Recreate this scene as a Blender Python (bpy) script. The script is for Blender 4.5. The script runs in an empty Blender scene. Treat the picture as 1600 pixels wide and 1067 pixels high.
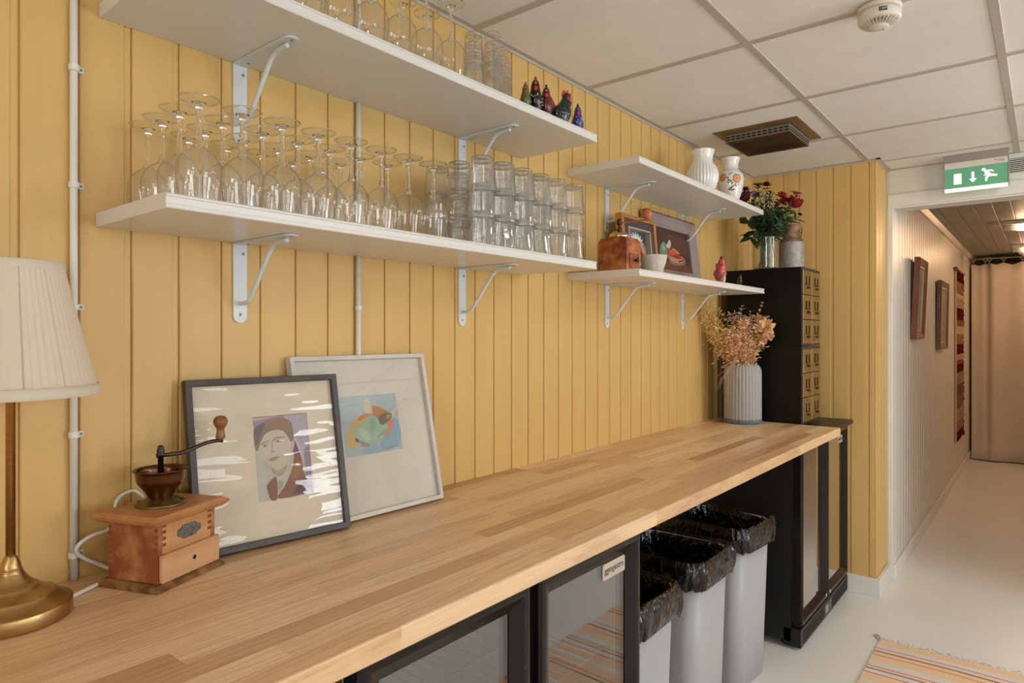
import bpy, bmesh, math, random
from mathutils import Vector, Matrix, noise
random.seed(7)
SC = bpy.context.scene
COL = SC.collection
PI = math.pi

# ------------------------------------------------------------------ camera
CAM_D, CAM_H, TH = 1.2954, 1.328, 0.6853
cam = bpy.data.cameras.new('camera'); cam_o = bpy.data.objects.new('camera', cam); COL.objects.link(cam_o)
cam.sensor_width = 36.0; cam.lens = 1022.64 * 36 / 1600; cam.shift_y = -10.96 / 1600; cam.clip_start = 0.02
cam_o.location = (0, -CAM_D, CAM_H); cam_o.rotation_euler = (PI / 2, 0, TH - PI / 2)
SC.camera = cam_o

# ------------------------------------------------------------------ world, exposure
w = bpy.data.worlds.new('sky'); SC.world = w; w.use_nodes = True
w.node_tree.nodes['Background'].inputs[0].default_value = (0.80, 0.90, 1.0, 1)
w.node_tree.nodes['Background'].inputs[1].default_value = 3.0
SC.view_settings.view_transform = 'Standard'
SC.view_settings.look = 'None'
SC.view_settings.gamma = 1.0
SC.view_settings.use_curve_mapping = False
SC.view_settings.exposure = -0.58
SC.cycles.transparent_max_bounces = 28
SC.cycles.max_bounces = 24
SC.cycles.transmission_bounces = 24
SC.cycles.glossy_bounces = 4
SC.cycles.diffuse_bounces = 4
SC.cycles.sample_clamp_indirect = 6.0

# daylight arriving at the windows (rear wall and left wall of the room)
def window_light(loc, rot, sx, sy, power, color=(0.93, 0.965, 1.0)):
    l = bpy.data.lights.new('window_daylight', 'AREA'); l.shape = 'RECTANGLE'; l.size = sx; l.size_y = sy
    l.energy = power; l.color = color
    o = bpy.data.objects.new('window_daylight', l); COL.objects.link(o); o.location = loc; o.rotation_euler = rot
    return o
REAR = -4.2; LEFT = -3.2; CEIL = 2.2188; FRONTX = 4.05
WINS = [(-0.9, 1.3), (0.9, 1.3), (2.7, 1.3)]
WPOW = [(16, (1.0, 0.90, 0.77)), (36, (0.92, 0.96, 1.0)), (100, (0.84, 0.93, 1.0))]
WZ0, WZ1 = 0.85, 1.98
for (wx, ww), (pw_, pc_) in zip(WINS, WPOW):
    window_light((wx, REAR - 0.12, (WZ0 + WZ1) / 2), (PI / 2, 0, 0), ww, WZ1 - WZ0, pw_, pc_)
window_light((LEFT - 0.12, -2.3, (WZ0 + WZ1) / 2), (PI / 2, 0, -PI / 2), 1.5, WZ1 - WZ0, 80, (1.0, 0.95, 0.88))

# ------------------------------------------------------------------ helpers
def lin(c):
    r = []
    for v in c[:3]:
        v = v / 255.0
        r.append(v / 12.92 if v <= 0.04045 else ((v + 0.055) / 1.055) ** 2.4)
    return (*r, 1.0)

def tag(o, label=None, cat=None, group=None, kind=None):
    if label: o['label'] = label
    if cat: o['category'] = cat
    if group: o['group'] = group
    if kind: o['kind'] = kind
    return o

class N:
    """tiny node-tree helper"""
    def __init__(s, name):
        s.m = bpy.data.materials.new(name); s.m.use_nodes = True
        s.t = s.m.node_tree; s.p = s.t.nodes['Principled BSDF']; s.out = s.t.nodes['Material Output']
    def n(s, typ, **kw):
        nd = s.t.nodes.new(typ)
        for k, v in kw.items():
            setattr(nd, k, v)
        return nd
    def l(s, a, b): s.t.links.new(a, b)
    def coords(s, scale=(1, 1, 1), rand=True, kind='Object'):
        tc = s.n('ShaderNodeTexCoord'); mp = s.n('ShaderNodeMapping')
        mp.inputs['Scale'].default_value = scale
        s.l(tc.outputs[kind], mp.inputs['Vector'])
        if rand:
            oi = s.n('ShaderNodeObjectInfo'); ml = s.n('ShaderNodeMath', operation='MULTIPLY'); ml.inputs[1].default_value = 37.0
            s.l(oi.outputs['Random'], ml.inputs[0]); cb = s.n('ShaderNodeCombineXYZ')
            for i in range(3): s.l(ml.outputs[0], cb.inputs[i])
            s.l(cb.outputs[0], mp.inputs['Location'])
        return mp.outputs[0]
    def noise(s, vec, scale, detail=4, rough=0.55, dist=0.0):
        nz = s.n('ShaderNodeTexNoise'); nz.inputs['Scale'].default_value = scale; nz.inputs['Detail'].default_value = detail
        nz.inputs['Roughness'].default_value = rough; nz.inputs['Distortion'].default_value = dist
        s.l(vec, nz.inputs['Vector']); return nz.outputs['Fac']
    def ramp(s, fac, stops):
        r = s.n('ShaderNodeValToRGB'); e = r.color_ramp.elements
        while len(e) > 1: e.remove(e[-1])
        e[0].position = stops[0][0]; e[0].color = stops[0][1]
        for p, c in stops[1:]:
            x = e.new(p); x.color = c
        s.l(fac, r.inputs[0]); return r.outputs[0]
    def bump(s, h, strength, dist=0.01):
        b = s.n('ShaderNodeBump'); b.inputs['Strength'].default_value = strength; b.inputs['Distance'].default_value = dist
        s.l(h, b.inputs['Height']); return b.outputs[0]

def M(name, c1, c2=None, scale=8.0, stretch=(1, 1, 1), rough=0.5, metal=0.0, bump=0.0, bscale=None, coat=0.0,
      spec=0.5, lo=0.35, hi=0.65, rand=True, detail=4, sheen=0.0, trans=0.0, sss=0.0):
    k = N(name); p = k.p
    p.inputs['Roughness'].default_value = rough; p.inputs['Metallic'].default_value = metal
    p.inputs['Specular IOR Level'].default_value = spec
    p.inputs['Coat Weight'].default_value = coat
    p.inputs['Sheen Weight'].default_value = sheen
    if c2 is None and not bump:
        p.inputs['Base Color'].default_value = lin(c1); return k.m
    v = k.coords(stretch, rand)
    if c2 is not None:
        f = k.noise(v, scale, detail)
        k.l(k.ramp(f, [(lo, lin(c1)), (hi, lin(c2))]), p.inputs['Base Color'])
    else:
        p.inputs['Base Color'].default_value = lin(c1)
    if bump:
        h = k.noise(v, bscale or scale, detail)
        k.l(k.bump(h, bump), p.inputs['Normal'])
    return k.m

def M_col(name, rough=0.6, var=0.12, scale=60.0, bump=0.0, spec=0.3, emit=0.0):
    """flat print / dyed textile: colour carried by the faces' Col attribute, small pigment variation"""
    k = N(name); a = k.n('ShaderNodeAttribute'); a.attribute_name = 'Col'
    v = k.coords((1, 1, 1)); f = k.noise(v, scale, 5)
    mr = k.n('ShaderNodeMapRange'); mr.inputs['To Min'].default_value = 1 - var; mr.inputs['To Max'].default_value = 1 + var
    k.l(f, mr.inputs['Value'])
    mx = k.n('ShaderNodeVectorMath', operation='SCALE'); k.l(a.outputs['Color'], mx.inputs[0]); k.l(mr.outputs[0], mx.inputs['Scale'])
    k.l(mx.outputs[0], k.p.inputs['Base Color']); k.p.inputs['Roughness'].default_value = rough
    k.p.inputs['Specular IOR Level'].default_value = spec
    if bump: k.l(k.bump(f, bump), k.p.inputs['Normal'])
    if emit:
        k.l(mx.outputs[0], k.p.inputs['Emission Color']); k.p.inputs['Emission Strength'].default_value = emit
    return k.m

def M_thin(name, tint=(0.97, 0.975, 0.97), edge=(0.62, 0.64, 0.63), rough=0.02, ior=1.5, boost=1.6, bump=0.0, bscale=6.0, bdist=0.01, stretch=(1, 1, 1), pale_lift=0.0):
    """thin clear wall of glass: transmits straight through, mirrors by Fresnel, greyer where seen edge on"""
    k = N(name); k.t.nodes.remove(k.p)
    tr = k.n('ShaderNodeBsdfTransparent'); gl = k.n('ShaderNodeBsdfGlossy'); gl.inputs['Roughness'].default_value = rough
    lw = k.n('ShaderNodeLayerWeight'); lw.inputs['Blend'].default_value = 0.5      # facing = 1 - |cos|
    pw = k.n('ShaderNodeMath', operation='POWER'); pw.inputs[1].default_value = 4.5; k.l(lw.outputs['Facing'], pw.inputs[0])
    fr = k.n('ShaderNodeMath', operation='MULTIPLY_ADD'); fr.inputs[1].default_value = 0.90; fr.inputs[2].default_value = 0.045; k.l(pw.outputs[0], fr.inputs[0])
    col = k.ramp(lw.outputs['Facing'], [(0.0, (*tint, 1)), (0.6, (*tint, 1)), (1.0, (*edge, 1))]); k.l(col, tr.inputs['Color'])
    ml = k.n('ShaderNodeMath', operation='MULTIPLY', use_clamp=True); ml.inputs[1].default_value = boost; k.l(fr.outputs[0], ml.inputs[0])
    if bump:
        v = k.coords(stretch, False); h = k.noise(v, bscale, 2); b = k.bump(h, bump, bdist)
        k.l(b, gl.inputs['Normal']); k.l(b, lw.inputs['Normal'])
    mx = k.n('ShaderNodeMixShader'); k.l(ml.outputs[0], mx.inputs[0]); k.l(tr.outputs[0], mx.inputs[1]); k.l(gl.outputs[0], mx.inputs[2])
    if pale_lift:      # pale diffuse mixed into the glass to make it look brighter
        df = k.n('ShaderNodeBsdfDiffuse'); df.inputs['Color'].default_value = (0.9, 0.9, 0.88, 1); m2 = k.n('ShaderNodeMixShader'); m2.inputs[0].default_value = pale_lift
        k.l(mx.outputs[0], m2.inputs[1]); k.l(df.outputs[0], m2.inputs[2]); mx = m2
    k.l(mx.outputs[0], k.out.inputs['Surface']); return k.m

def M_glass(name, color=(1.0, 1.0, 1.0), rough=0.0, ior=1.47):
    k = N(name); p = k.p
    p.inputs['Base Color'].default_value = (*color, 1); p.inputs['Transmission Weight'].default_value = 1.0
    p.inputs['Roughness'].default_value = rough; p.inputs['IOR'].default_value = ior
    return k.m

def M_emit(name, c, strength):
    k = N(name); k.p.inputs['Base Color'].default_value = lin(c)
    k.p.inputs['Emission Color'].default_value = lin(c); k.p.inputs['Emission Strength'].default_value = strength
    return k.m

# ------------------------------------------------------------------ mesh builder
class MB:
    def __init__(s):
        s.v = []; s.f = []; s.c = []; s.sm = []; s.mi = []
        s.mx = None; s.cm = 0
    def _add(s, vs, fs, col=None, smooth=False):
        o = len(s.v)
        for p in vs:
            p = Vector(p)
            s.v.append(tuple(s.mx @ p) if s.mx else tuple(p))
        for f in fs:
            s.f.append([i + o for i in f]); s.c.append(col); s.sm.append(smooth); s.mi.append(s.cm)
        return s
    def box(s, x0, x1, y0, y1, z0, z1, col=None):
        v = [(x0, y0, z0), (x1, y0, z0), (x1, y1, z0), (x0, y1, z0), (x0, y0, z1), (x1, y0, z1), (x1, y1, z1), (x0, y1, z1)]
        return s._add(v, [(0, 3, 2, 1), (4, 5, 6, 7), (0, 1, 5, 4), (1, 2, 6, 5), (2, 3, 7, 6), (3, 0, 4, 7)], col)
    def cbox(s, x0, x1, y0, y1, z0, z1, c=0.002, col=None):
        """box with chamfered edges"""
        return s.prism([(x0 + c, y0), (x1 - c, y0), (x1, y0 + c), (x1, y1 - c), (x1 - c, y1), (x0 + c, y1), (x0, y1 - c), (x0, y0 + c)], z0, z1, 'z', col, cap=c)
    def prism(s, pts, a0, a1, axis='z', col=None, cap=0.0, smooth=False):
        """polygon pts extruded along axis; cap>0 chamfers both ends"""
        n = len(pts)
        cx = sum(p[0] for p in pts) / n; cy = sum(p[1] for p in pts) / n
        def pt(p, a):
            return {'z': (p[0], p[1], a), 'x': (a, p[0], p[1]), 'y': (p[0], a, p[1])}[axis]
        def shrink(d):
            xs = [p[0] for p in pts]; ys = [p[1] for p in pts]
            hw = (max(xs) - min(xs)) / 2; hh = (max(ys) - min(ys)) / 2
            mx_, my_ = (max(xs) + min(xs)) / 2, (max(ys) + min(ys)) / 2
            return [(mx_ + (p[0] - mx_) * (1 - d / hw), my_ + (p[1] - my_) * (1 - d / hh)) for p in pts]
        rings = [(pts, a0), (pts, a1)]
        if cap > 0:
            q = shrink(cap)
            rings = [(q, a0), (pts, a0 + cap), (pts, a1 - cap), (q, a1)]
        vs = []; fs = []
        for (r, a) in rings: vs += [pt(p, a) for p in r]
        for k in range(len(rings) - 1):
            for i in range(n):
                j = (i + 1) % n
                fs.append((k * n + i, k * n + j, (k + 1) * n + j, (k + 1) * n + i))
        m = len(rings)
        if axis == 'y':
            fs = [f[::-1] for f in fs]
            s._add(vs, fs, col, smooth)
            b = len(s.v) - len(vs)
            s.f.append([b + i for i in range(n)]); s.f.append([b + (m - 1) * n + i for i in reversed(range(n))])
        else:
            s._add(vs, fs, col, smooth)
            b = len(s.v) - len(vs)
            s.f.append([b + i for i in reversed(range(n))]); s.f.append([b + (m - 1) * n + i for i in range(n)])
        s.c += [col, col]; s.sm += [False, False]; s.mi += [s.cm, s.cm]
        return s
    def lathe(s, prof, n=32, c=(0, 0, 0), smooth=True, col=None, rmod=None, closed=False):
        """profile [(r,z)...] turned about z; r==0 ends are closed to a point"""
        vs = []; fs = []; idx = []
        for (r, z) in prof:
            if r < 1e-7:
                idx.append([len(vs)]); vs.append((c[0], c[1], c[2] + z))
            else:
                row = []
                for i in range(n):
                    a = 2 * PI * i / n; rr = r * (rmod(a, z) if rmod else 1)
                    row.append(len(vs)); vs.append((c[0] + rr * math.cos(a), c[1] + rr * math.sin(a), c[2] + z))
                idx.append(row)
        prs = list(zip(idx, idx[1:])) + ([(idx[-1], idx[0])] if closed else [])
        for A, B in prs:
            for i in range(n):
                j = (i + 1) % n
                if len(A) == 1 and len(B) == 1: continue
                if len(A) == 1: fs.append((A[0], B[j], B[i]))
                elif len(B) == 1: fs.append((A[i], A[j], B[0]))
                else: fs.append((A[i], A[j], B[j], B[i]))
        return s._add(vs, fs, col, smooth)
    def tube(s, path, r, n=8, col=None, caps=True, smooth=True):
        P = [Vector(p) for p in path]; m = len(P)
        rs = r if isinstance(r, (list, tuple)) else [r] * m
        vs = []; fs = []; up = None
        for i in range(m):
            t = (P[min(i + 1, m - 1)] - P[max(i - 1, 0)]).normalized()
            if up is None:
                up = Vector((0, 0, 1)) if abs(t.z) < 0.9 else Vector((1, 0, 0))
            a = t.cross(up).normalized(); b = a.cross(t).normalized(); up = b
            for k in range(n):
                g = 2 * PI * k / n
                vs.append(tuple(P[i] + (a * math.cos(g) + b * math.sin(g)) * rs[i]))
        for i in range(m - 1):
            for k in range(n):
                j = (k + 1) % n
                fs.append((i * n + k, i * n + j, (i + 1) * n + j, (i + 1) * n + k))
        if caps:
            fs.append(tuple(reversed(range(n)))); fs.append(tuple((m - 1) * n + k for k in range(n)))
        return s._add(vs, fs, col, smooth)
    def loft(s, rings, col=None, smooth=True, cap0=True, cap1=True):
        n = len(rings[0]); vs = [p for r in rings for p in r]; fs = []
        for k in range(len(rings) - 1):
            for i in range(n):
                j = (i + 1) % n
                fs.append((k * n + i, k * n + j, (k + 1) * n + j, (k + 1) * n + i))
        if cap0: fs.append(tuple(reversed(range(n))))
        if cap1: fs.append(tuple((len(rings) - 1) * n + i for i in range(n)))
        return s._add(vs, fs, col, smooth)
    def ell(s, c, r, n=14, m=9, col=None, mat=None):
        vs = []; prof = []
        old = s.mx
        T = Matrix.Translation(Vector(c)) @ (mat if mat else Matrix.Identity(4)) @ Matrix.Diagonal((r[0], r[1], r[2], 1))
        s.mx = (old @ T) if old else T
        s.lathe([(math.sin(PI * i / (m - 1)) if 0 < i < m - 1 else 0.0, -math.cos(PI * i / (m - 1))) for i in range(m)], n, col=col)
        s.mx = old; return s
    def poly(s, pts, col=None, smooth=False): return s._add(pts, [tuple(range(len(pts)))], col, smooth)
    def mesh(s, name, mats):
        me = bpy.data.meshes.new(name); me.from_pydata(s.v, [], s.f)
        mats = mats if isinstance(mats, (list, tuple)) else [mats]
        for m in mats: me.materials.append(m)
        me.polygons.foreach_set('use_smooth', s.sm); me.polygons.foreach_set('material_index', s.mi)
        if any(c is not None for c in s.c):
            at = me.color_attributes.new('Col', 'FLOAT_COLOR', 'CORNER'); k = 0; buf = []
            for pl, c in zip(me.polygons, s.c):
                lc = lin(c) if c is not None else (0.8, 0.8, 0.8, 1)
                for _ in range(pl.loop_total): buf += lc
            at.data.foreach_set('color', buf)
        me.update(); return me
    def build(s, name, mats, parent=None, loc=None, rot=None, bevel=0.0):
        o = bpy.data.objects.new(name, s.mesh(name, mats)); COL.objects.link(o)
        if parent: o.parent = parent
        if loc: o.location = loc
        if rot: o.rotation_euler = rot
        if bevel:
            b = o.modifiers.new('bevel', 'BEVEL'); b.width = bevel; b.segments = 2; b.limit_method = 'ANGLE'; b.angle_limit = 0.6
        return o

def new(name, me, parent=None, loc=(0, 0, 0), rot=(0, 0, 0)):
    o = bpy.data.objects.new(name, me); COL.objects.link(o); o.location = loc; o.rotation_euler = rot
    if parent: o.parent = parent
    return o

def thing(name, label, cat, loc=(0, 0, 0), rz=0.0, group=None):
    o = bpy.data.objects.new(name, None); COL.objects.link(o); o.location = loc; o.rotation_euler = (0, 0, rz)
    o.empty_display_size = 0.02
    return tag(o, label, cat, group)

def copy_tree(o, parent=None):
    c = o.copy(); COL.objects.link(c); c.parent = parent
    for ch in list(o.children): copy_tree(ch, c)
    return c

def catmull(pts, closed=False, sub=6):
    P = [Vector(p) for p in pts]; n = len(P); out = []
    rng = n if closed else n - 1
    for i in range(rng):
        if closed: a, b, c, d = P[i - 1], P[i], P[(i + 1) % n], P[(i + 2) % n]
        else: a, b, c, d = P[max(i - 1, 0)], P[i], P[i + 1], P[min(i + 2, n - 1)]
        for k in range(sub):
            t = k / sub
            out.append(0.5 * ((2 * b) + (-a + c) * t + (2 * a - 5 * b + 4 * c - d) * t * t + (-a + 3 * b - 3 * c + d) * t ** 3))
    if not closed: out.append(P[-1])
    return [tuple(p) for p in out]

def rrect(w, d, r, n=8, cx=0, cy=0):
    pts = []
    for (sx, sy, a0) in ((1, 1, 0), (-1, 1, PI / 2), (-1, -1, PI), (1, -1, 1.5 * PI)):
        for i in range(n):
            a = a0 + PI / 2 * i / (n - 1)
            pts.append((cx + sx * (w / 2 - r) + r * math.cos(a), cy + sy * (d / 2 - r) + r * math.sin(a)))
    return pts

def text_mesh(txt, size, mat, depth=0.0004, spacing=1.0):
    cu = bpy.data.curves.new('lettering', 'FONT'); cu.body = txt; cu.size = size; cu.extrude = depth
    cu.align_x = 'CENTER'; cu.align_y = 'CENTER'; cu.space_character = spacing
    o = bpy.data.objects.new('lettering', cu); COL.objects.link(o)
    dg = bpy.context.evaluated_depsgraph_get(); me = bpy.data.meshes.new_from_object(o.evaluated_get(dg))
    bpy.data.objects.remove(o); me.materials.clear(); me.materials.append(mat); return me

ORD = ['first', 'second', 'third', 'fourth', 'fifth', 'sixth', 'seventh', 'eighth', 'ninth', 'tenth']

# ------------------------------------------------------------------ materials
YELLOW = M('yellow_paint', (212, 174, 106), (217, 179, 112), scale=3, stretch=(6, 6, 0.7), rough=0.42, bump=0.05, bscale=14, rand=True, spec=0.4)
WHITE = M('white_paint', (226, 222, 215), (231, 227, 220), scale=4, rough=0.42, bump=0.02, bscale=30)
CORR_W = M('corridor_white_boards', (214, 208, 200), (222, 216, 208), scale=3, stretch=(6, 6, 0.6), rough=0.38, bump=0.03, bscale=12)
TILE = M('ceiling_tile', (238, 235, 231), (242, 239, 235), scale=9, rough=0.75, bump=0.05, bscale=160)
GRID = M('ceiling_grid_metal', (190, 181, 170), rough=0.45)
FLOOR = M('painted_floor', (230, 227, 222), (235, 232, 227), scale=1.6, rough=0.28, bump=0.015, bscale=5, rand=False, spec=0.45)
CBOARD = M('corridor_ceiling_board', (150, 146, 138), (160, 155, 147), scale=5, stretch=(0.6, 5, 5), rough=0.5)
SHELFW = M('white_shelf', (224, 221, 217), rough=0.3)
STEELW = M('white_enamel', (214, 220, 224), rough=0.35)
SCREW = M('screw_steel', (150, 150, 150), rough=0.35, metal=1.0)
BLACK = M('black_gap', (14, 13, 13), rough=0.6)
PLASTICW = M('white_plastic', (228, 225, 218), rough=0.35)
# ------------------------------------------------------------------ structure
PITCH = 0.0845
def board_mesh(name, mat, h, p=PITCH, z0=0.0):
    # section: flat face, then a narrow lowered bead strip, then the groove
    sec = [(0.0010, 0.007), (0.0010, 0.0015), (0.0028, 0.0), (p - 0.0135, 0.0), (p - 0.0125, 0.0018), (p - 0.0030, 0.0018), (p - 0.0010, 0.0034), (p - 0.0010, 0.007)]
    b = MB(); b.prism(sec, z0, h, 'z'); return b.mesh(name, mat)

# back wall (yellow boards), face plane Y = 0
wb = MB(); wb.box(LEFT, 3.742, 0.0050, 0.12, 0, CEIL)
wall_back = tag(wb.build('wall_back', YELLOW), 'long wall of yellow painted vertical tongue-and-groove boards', kind='structure')
bm_y = board_mesh('board', YELLOW, CEIL)
x = 1.416 - PITCH * 42
while x < 3.742:
    if x >= LEFT: new('board', bm_y, wall_back, (x, 0, 0))
    x += PITCH
# end wall facing -X
we = MB(); we.box(3.742 + 0.0065, 4.05, -0.6185, 0.12, 0, CEIL)
wall_end = tag(we.build('wall_end', YELLOW), 'short yellow board wall at the end of the worktop', kind='structure')
y = 0.0
while y > -0.625 + 0.03:
    if y - PITCH < -0.625:
        me = board_mesh('board', YELLOW, CEIL, p=y + 0.625)
        new('board', me, wall_end, (3.742, y, 0), (0, 0, -PI / 2))
    else:
        new('board', bm_y, wall_end, (3.742, y, 0), (0, 0, -PI / 2))
    y -= PITCH
x = 3.742
for i in range(3):
    new('board', bm_y, wall_end, (x, -0.625, 0)); x += PITCH
new('board', board_mesh('board', YELLOW, CEIL, p=4.046 - x), wall_end, (x, -0.625, 0))

# baseboard round the yellow corner
def baseboard(name, label, boxes, mat=WHITE):
    b = MB()
    for q in boxes: b.cbox(*q, c=0.002)
    return tag(b.build(name, mat), label, kind='structure')
baseboard('baseboard_end', 'white baseboard round the foot of the yellow corner', [(3.722, 3.742, -0.645, -0.02, 0, 0.09), (3.7425, 4.034, -0.645, -0.6255, 0, 0.09)])

# white wall above and beside the doorway, X = 4.05
DO0, DO1, DOH = -0.648, -1.62, 2.02      # door opening
wf = MB(); wf.box(FRONTX, FRONTX + 0.12, REAR, DO1, 0, CEIL); wf.box(FRONTX, FRONTX + 0.12, DO1, DO0 + 0.03, DOH, CEIL)
tag(wf.build('wall_front', WHITE), 'white wall above the corridor doorway', kind='structure')
d = thing('door_1', 'white painted door casing round the corridor opening', None, (0, 0, 0)); d['kind'] = 'structure'
b = MB(); b.cbox(FRONTX - 0.014, FRONTX + 0.12, DO0 - 0.002, -0.624, 0, DOH, c=0.002); b.build('jamb', WHITE, d)
b = MB(); b.cbox(FRONTX - 0.014, FRONTX + 0.13, DO1 - 0.06, DO1 + 0.012, 0, DOH, c=0.002); b.build('jamb', WHITE, d)
b = MB(); b.cbox(FRONTX - 0.016, FRONTX, DO1 - 0.06, -0.626, DOH - 0.004, DOH + 0.062, c=0.002); b.box(FRONTX - 0.002, FRONTX + 0.125, DO1, DO0, DOH - 0.012, DOH + 0.002); b.build('lintel_casing', WHITE, d)

# corridor
CX1 = 8.95; CH = 2.17
wc = MB(); wc.box(FRONTX + 0.01, CX1, DO0 + 0.0065, DO0 + 0.1, 0, CH)
wall_corr = tag(wc.build('wall_corridor', CORR_W), 'white boarded corridor wall hung with pictures', kind='structure')
bm_c = board_mesh('board', CORR_W, CH, p=0.095)
x = FRONTX + 0.012
while x < CX1 - 0.09:
    new('board', bm_c, wall_corr, (x, DO0, 0)); x += 0.095
baseboard('baseboard_corridor', 'white baseboard along the corridor wall', [(FRONTX + 0.02, CX1, DO0 - 0.014, DO0 - 0.0005, 0, 0.075)])
b = MB(); b.box(FRONTX, CX1, -2.1, -2.0, 0, CH); tag(b.build('wall_corridor_right', CORR_W), 'right wall of the corridor', kind='structure')
b = MB(); b.box(CX1, CX1 + 0.1, -2.1, -0.6, 0, CH + 0.1); tag(b.build('wall_corridor_end', M('dark_end', (60, 48, 40), rough=0.7)), 'dark end of the corridor behind the curtain', kind='structure')
b = MB(); b.box(FRONTX + 0.12, CX1, -2.1, -0.55, CH + 0.008, CH + 0.06)
ceil_c = tag(b.build('ceiling_corridor', CBOARD), 'boarded corridor ceiling', kind='structure')
b = MB(); b.prism([(0.001, 0.006), (0.001, 0.003), (0.004, 0), (0.094, 0), (0.097, 0.003), (0.097, 0.006)], 0, (CX1 - FRONTX - 0.12), 'x'); me = b.mesh('board', CBOARD)
yy = -2.0
while yy < DO0 - 0.02:
    new('board', me, ceil_c, (FRONTX + 0.12, yy, CH)); yy += 0.098
b = MB(); b.prism([(DO0 - 0.03, CH - 0.002), (DO0 - 0.0005, CH - 0.002), (DO0 - 0.0005, CH - 0.04), (DO0 - 0.012, CH - 0.036)], FRONTX + 0.12, CX1, 'x')
tag(b.build('trim_1', CORR_W), 'pale moulding between corridor wall and ceiling', kind='structure')

# floor
b = MB(); b.box(LEFT - 0.1, CX1 + 0.1, REAR - 0.1, 0.12, -0.08, 0.0)
tag(b.build('floor', FLOOR), 'pale grey painted floor', kind='structure')

# rear and left walls with windows (behind the camera)
RW = M('rear_white', (222, 217, 208), (228, 223, 214), scale=3, stretch=(6, 6, .6), rough=0.5)
def wall_with_windows(name, label, axis, pos, lo, hi, wins):
    b = MB(); edges = [lo]
    def bx(a0, a1, z0, z1):
        if axis == 'y': b.box(a0, a1, pos - 0.1, pos, z0, z1)
        else: b.box(pos - 0.1, pos, a0, a1, z0, z1)
    cur = lo
    for (c, ww) in wins:
        bx(cur, c - ww / 2, 0, CEIL); bx(c - ww / 2, c + ww / 2, 0, WZ0); bx(c - ww / 2, c + ww / 2, WZ1, CEIL); cur = c + ww / 2
    bx(cur, hi, 0, CEIL)
    return tag(b.build(name, RW), label, kind='structure')
wall_with_windows('wall_rear', 'white wall with windows opposite the yellow wall', 'y', REAR, LEFT - 0.1, FRONTX + 0.12, WINS)
wall_with_windows('wall_left', 'white side wall with a window', 'x', LEFT, REAR, 0.12, [(-2.3, 1.5)])
PANE = M_thin('window_pane', boost=1.0)
wn = 1
for (axis, pos, c, ww) in [('y', REAR, a, w_) for a, w_ in WINS] + [('x', LEFT, -2.3, 1.5)]:
    wi = thing('window_%d' % wn, 'white framed window behind the camera', None); wi['kind'] = 'structure'; wn += 1
    def pc(a0, a1, z0, z1, t0, t1, nm, mt):
        b = MB()
        if axis == 'y': b.box(a0, a1, pos - t1, pos - t0, z0, z1)
        else: b.box(pos - t1, pos - t0, a0, a1, z0, z1)
        b.build(nm, mt, wi)
    a0, a1 = c - ww / 2, c + ww / 2
    for (q0, q1, z0, z1) in ((a0, a0 + .05, WZ0, WZ1), (a1 - .05, a1, WZ0, WZ1), (a0 + .05, a1 - .05, WZ0, WZ0 + .05), (a0 + .05, a1 - .05, WZ1 - .05, WZ1), (c - .025, c + .025, WZ0 + .05, WZ1 - .05)):
        pc(q0, q1, z0, z1, 0.02, 0.07, 'frame', WHITE)
    for k in range(1, 12):     # slats of a lowered blind
        z = WZ0 + 0.05 + (WZ1 - WZ0 - 0.1) * k / 12
        pc(a0 + .05, a1 - .05, z - .012, z + .012, 0.012, 0.016, 'blind_slat', WHITE)
    pc(a0 + .05, c - .025, WZ0 + .05, WZ1 - .05, 0.043, 0.046, 'pane', PANE); pc(c + .025, a1 - .05, WZ0 + .05, WZ1 - .05, 0.043, 0.046, 'pane', PANE)

# suspended ceiling: tiles and bars
b = MB(); b.box(LEFT - 0.1, FRONTX + 0.12, REAR - 0.1, 0.12, CEIL + 0.02, CEIL + 0.1)
ceiling = tag(b.build('ceiling', TILE), 'suspended ceiling of large off-white tiles in a metal grid', kind='structure')
GX = [2.0051 + 0.6 * k for k in range(-8, 4)]; GY = [-0.5845 - 0.6 * k for k in range(0, 7)]
xs = [LEFT] + [g for g in GX if LEFT < g < FRONTX - 0.05] + [FRONTX]; ys = [0.0] + [g for g in GY if g > REAR] + [REAR]
VENT_C = (2.988, -0.33)
tile_cache = {}
for i in range(len(xs) - 1):
    for j in range(len(ys) - 1):
        wdt, dpt = xs[i + 1] - xs[i], ys[j] - ys[j + 1]
        key = (round(wdt, 4), round(dpt, 4))
        if key not in tile_cache:
            t = MB(); t.cbox(-wdt / 2 + .0012, wdt / 2 - .0012, -dpt / 2 + .0012, dpt / 2 - .0012, 0, 0.02, c=0.0015); tile_cache[key] = t.mesh('tile', TILE)
        new('tile', tile_cache[key], ceiling, ((xs[i] + xs[i + 1]) / 2, (ys[j] + ys[j + 1]) / 2, CEIL))
for g in ys[1:-1]:
    b = MB(); b.cbox(LEFT, FRONTX, g - .012, g + .012, CEIL - .004, CEIL + .002, c=0.0008); b.build('grid_bar', GRID, ceiling)
for g in xs[1:-1]:
    for j in range(len(ys) - 1):
        b = MB(); y1 = ys[j] - (0.012 if j else 0); y0 = ys[j + 1] + 0.012
        b.cbox(g - .012, g + .012, y0, y1, CEIL - .0036, CEIL + .002, c=0.0008); b.build('grid_bar', GRID, ceiling)
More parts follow.
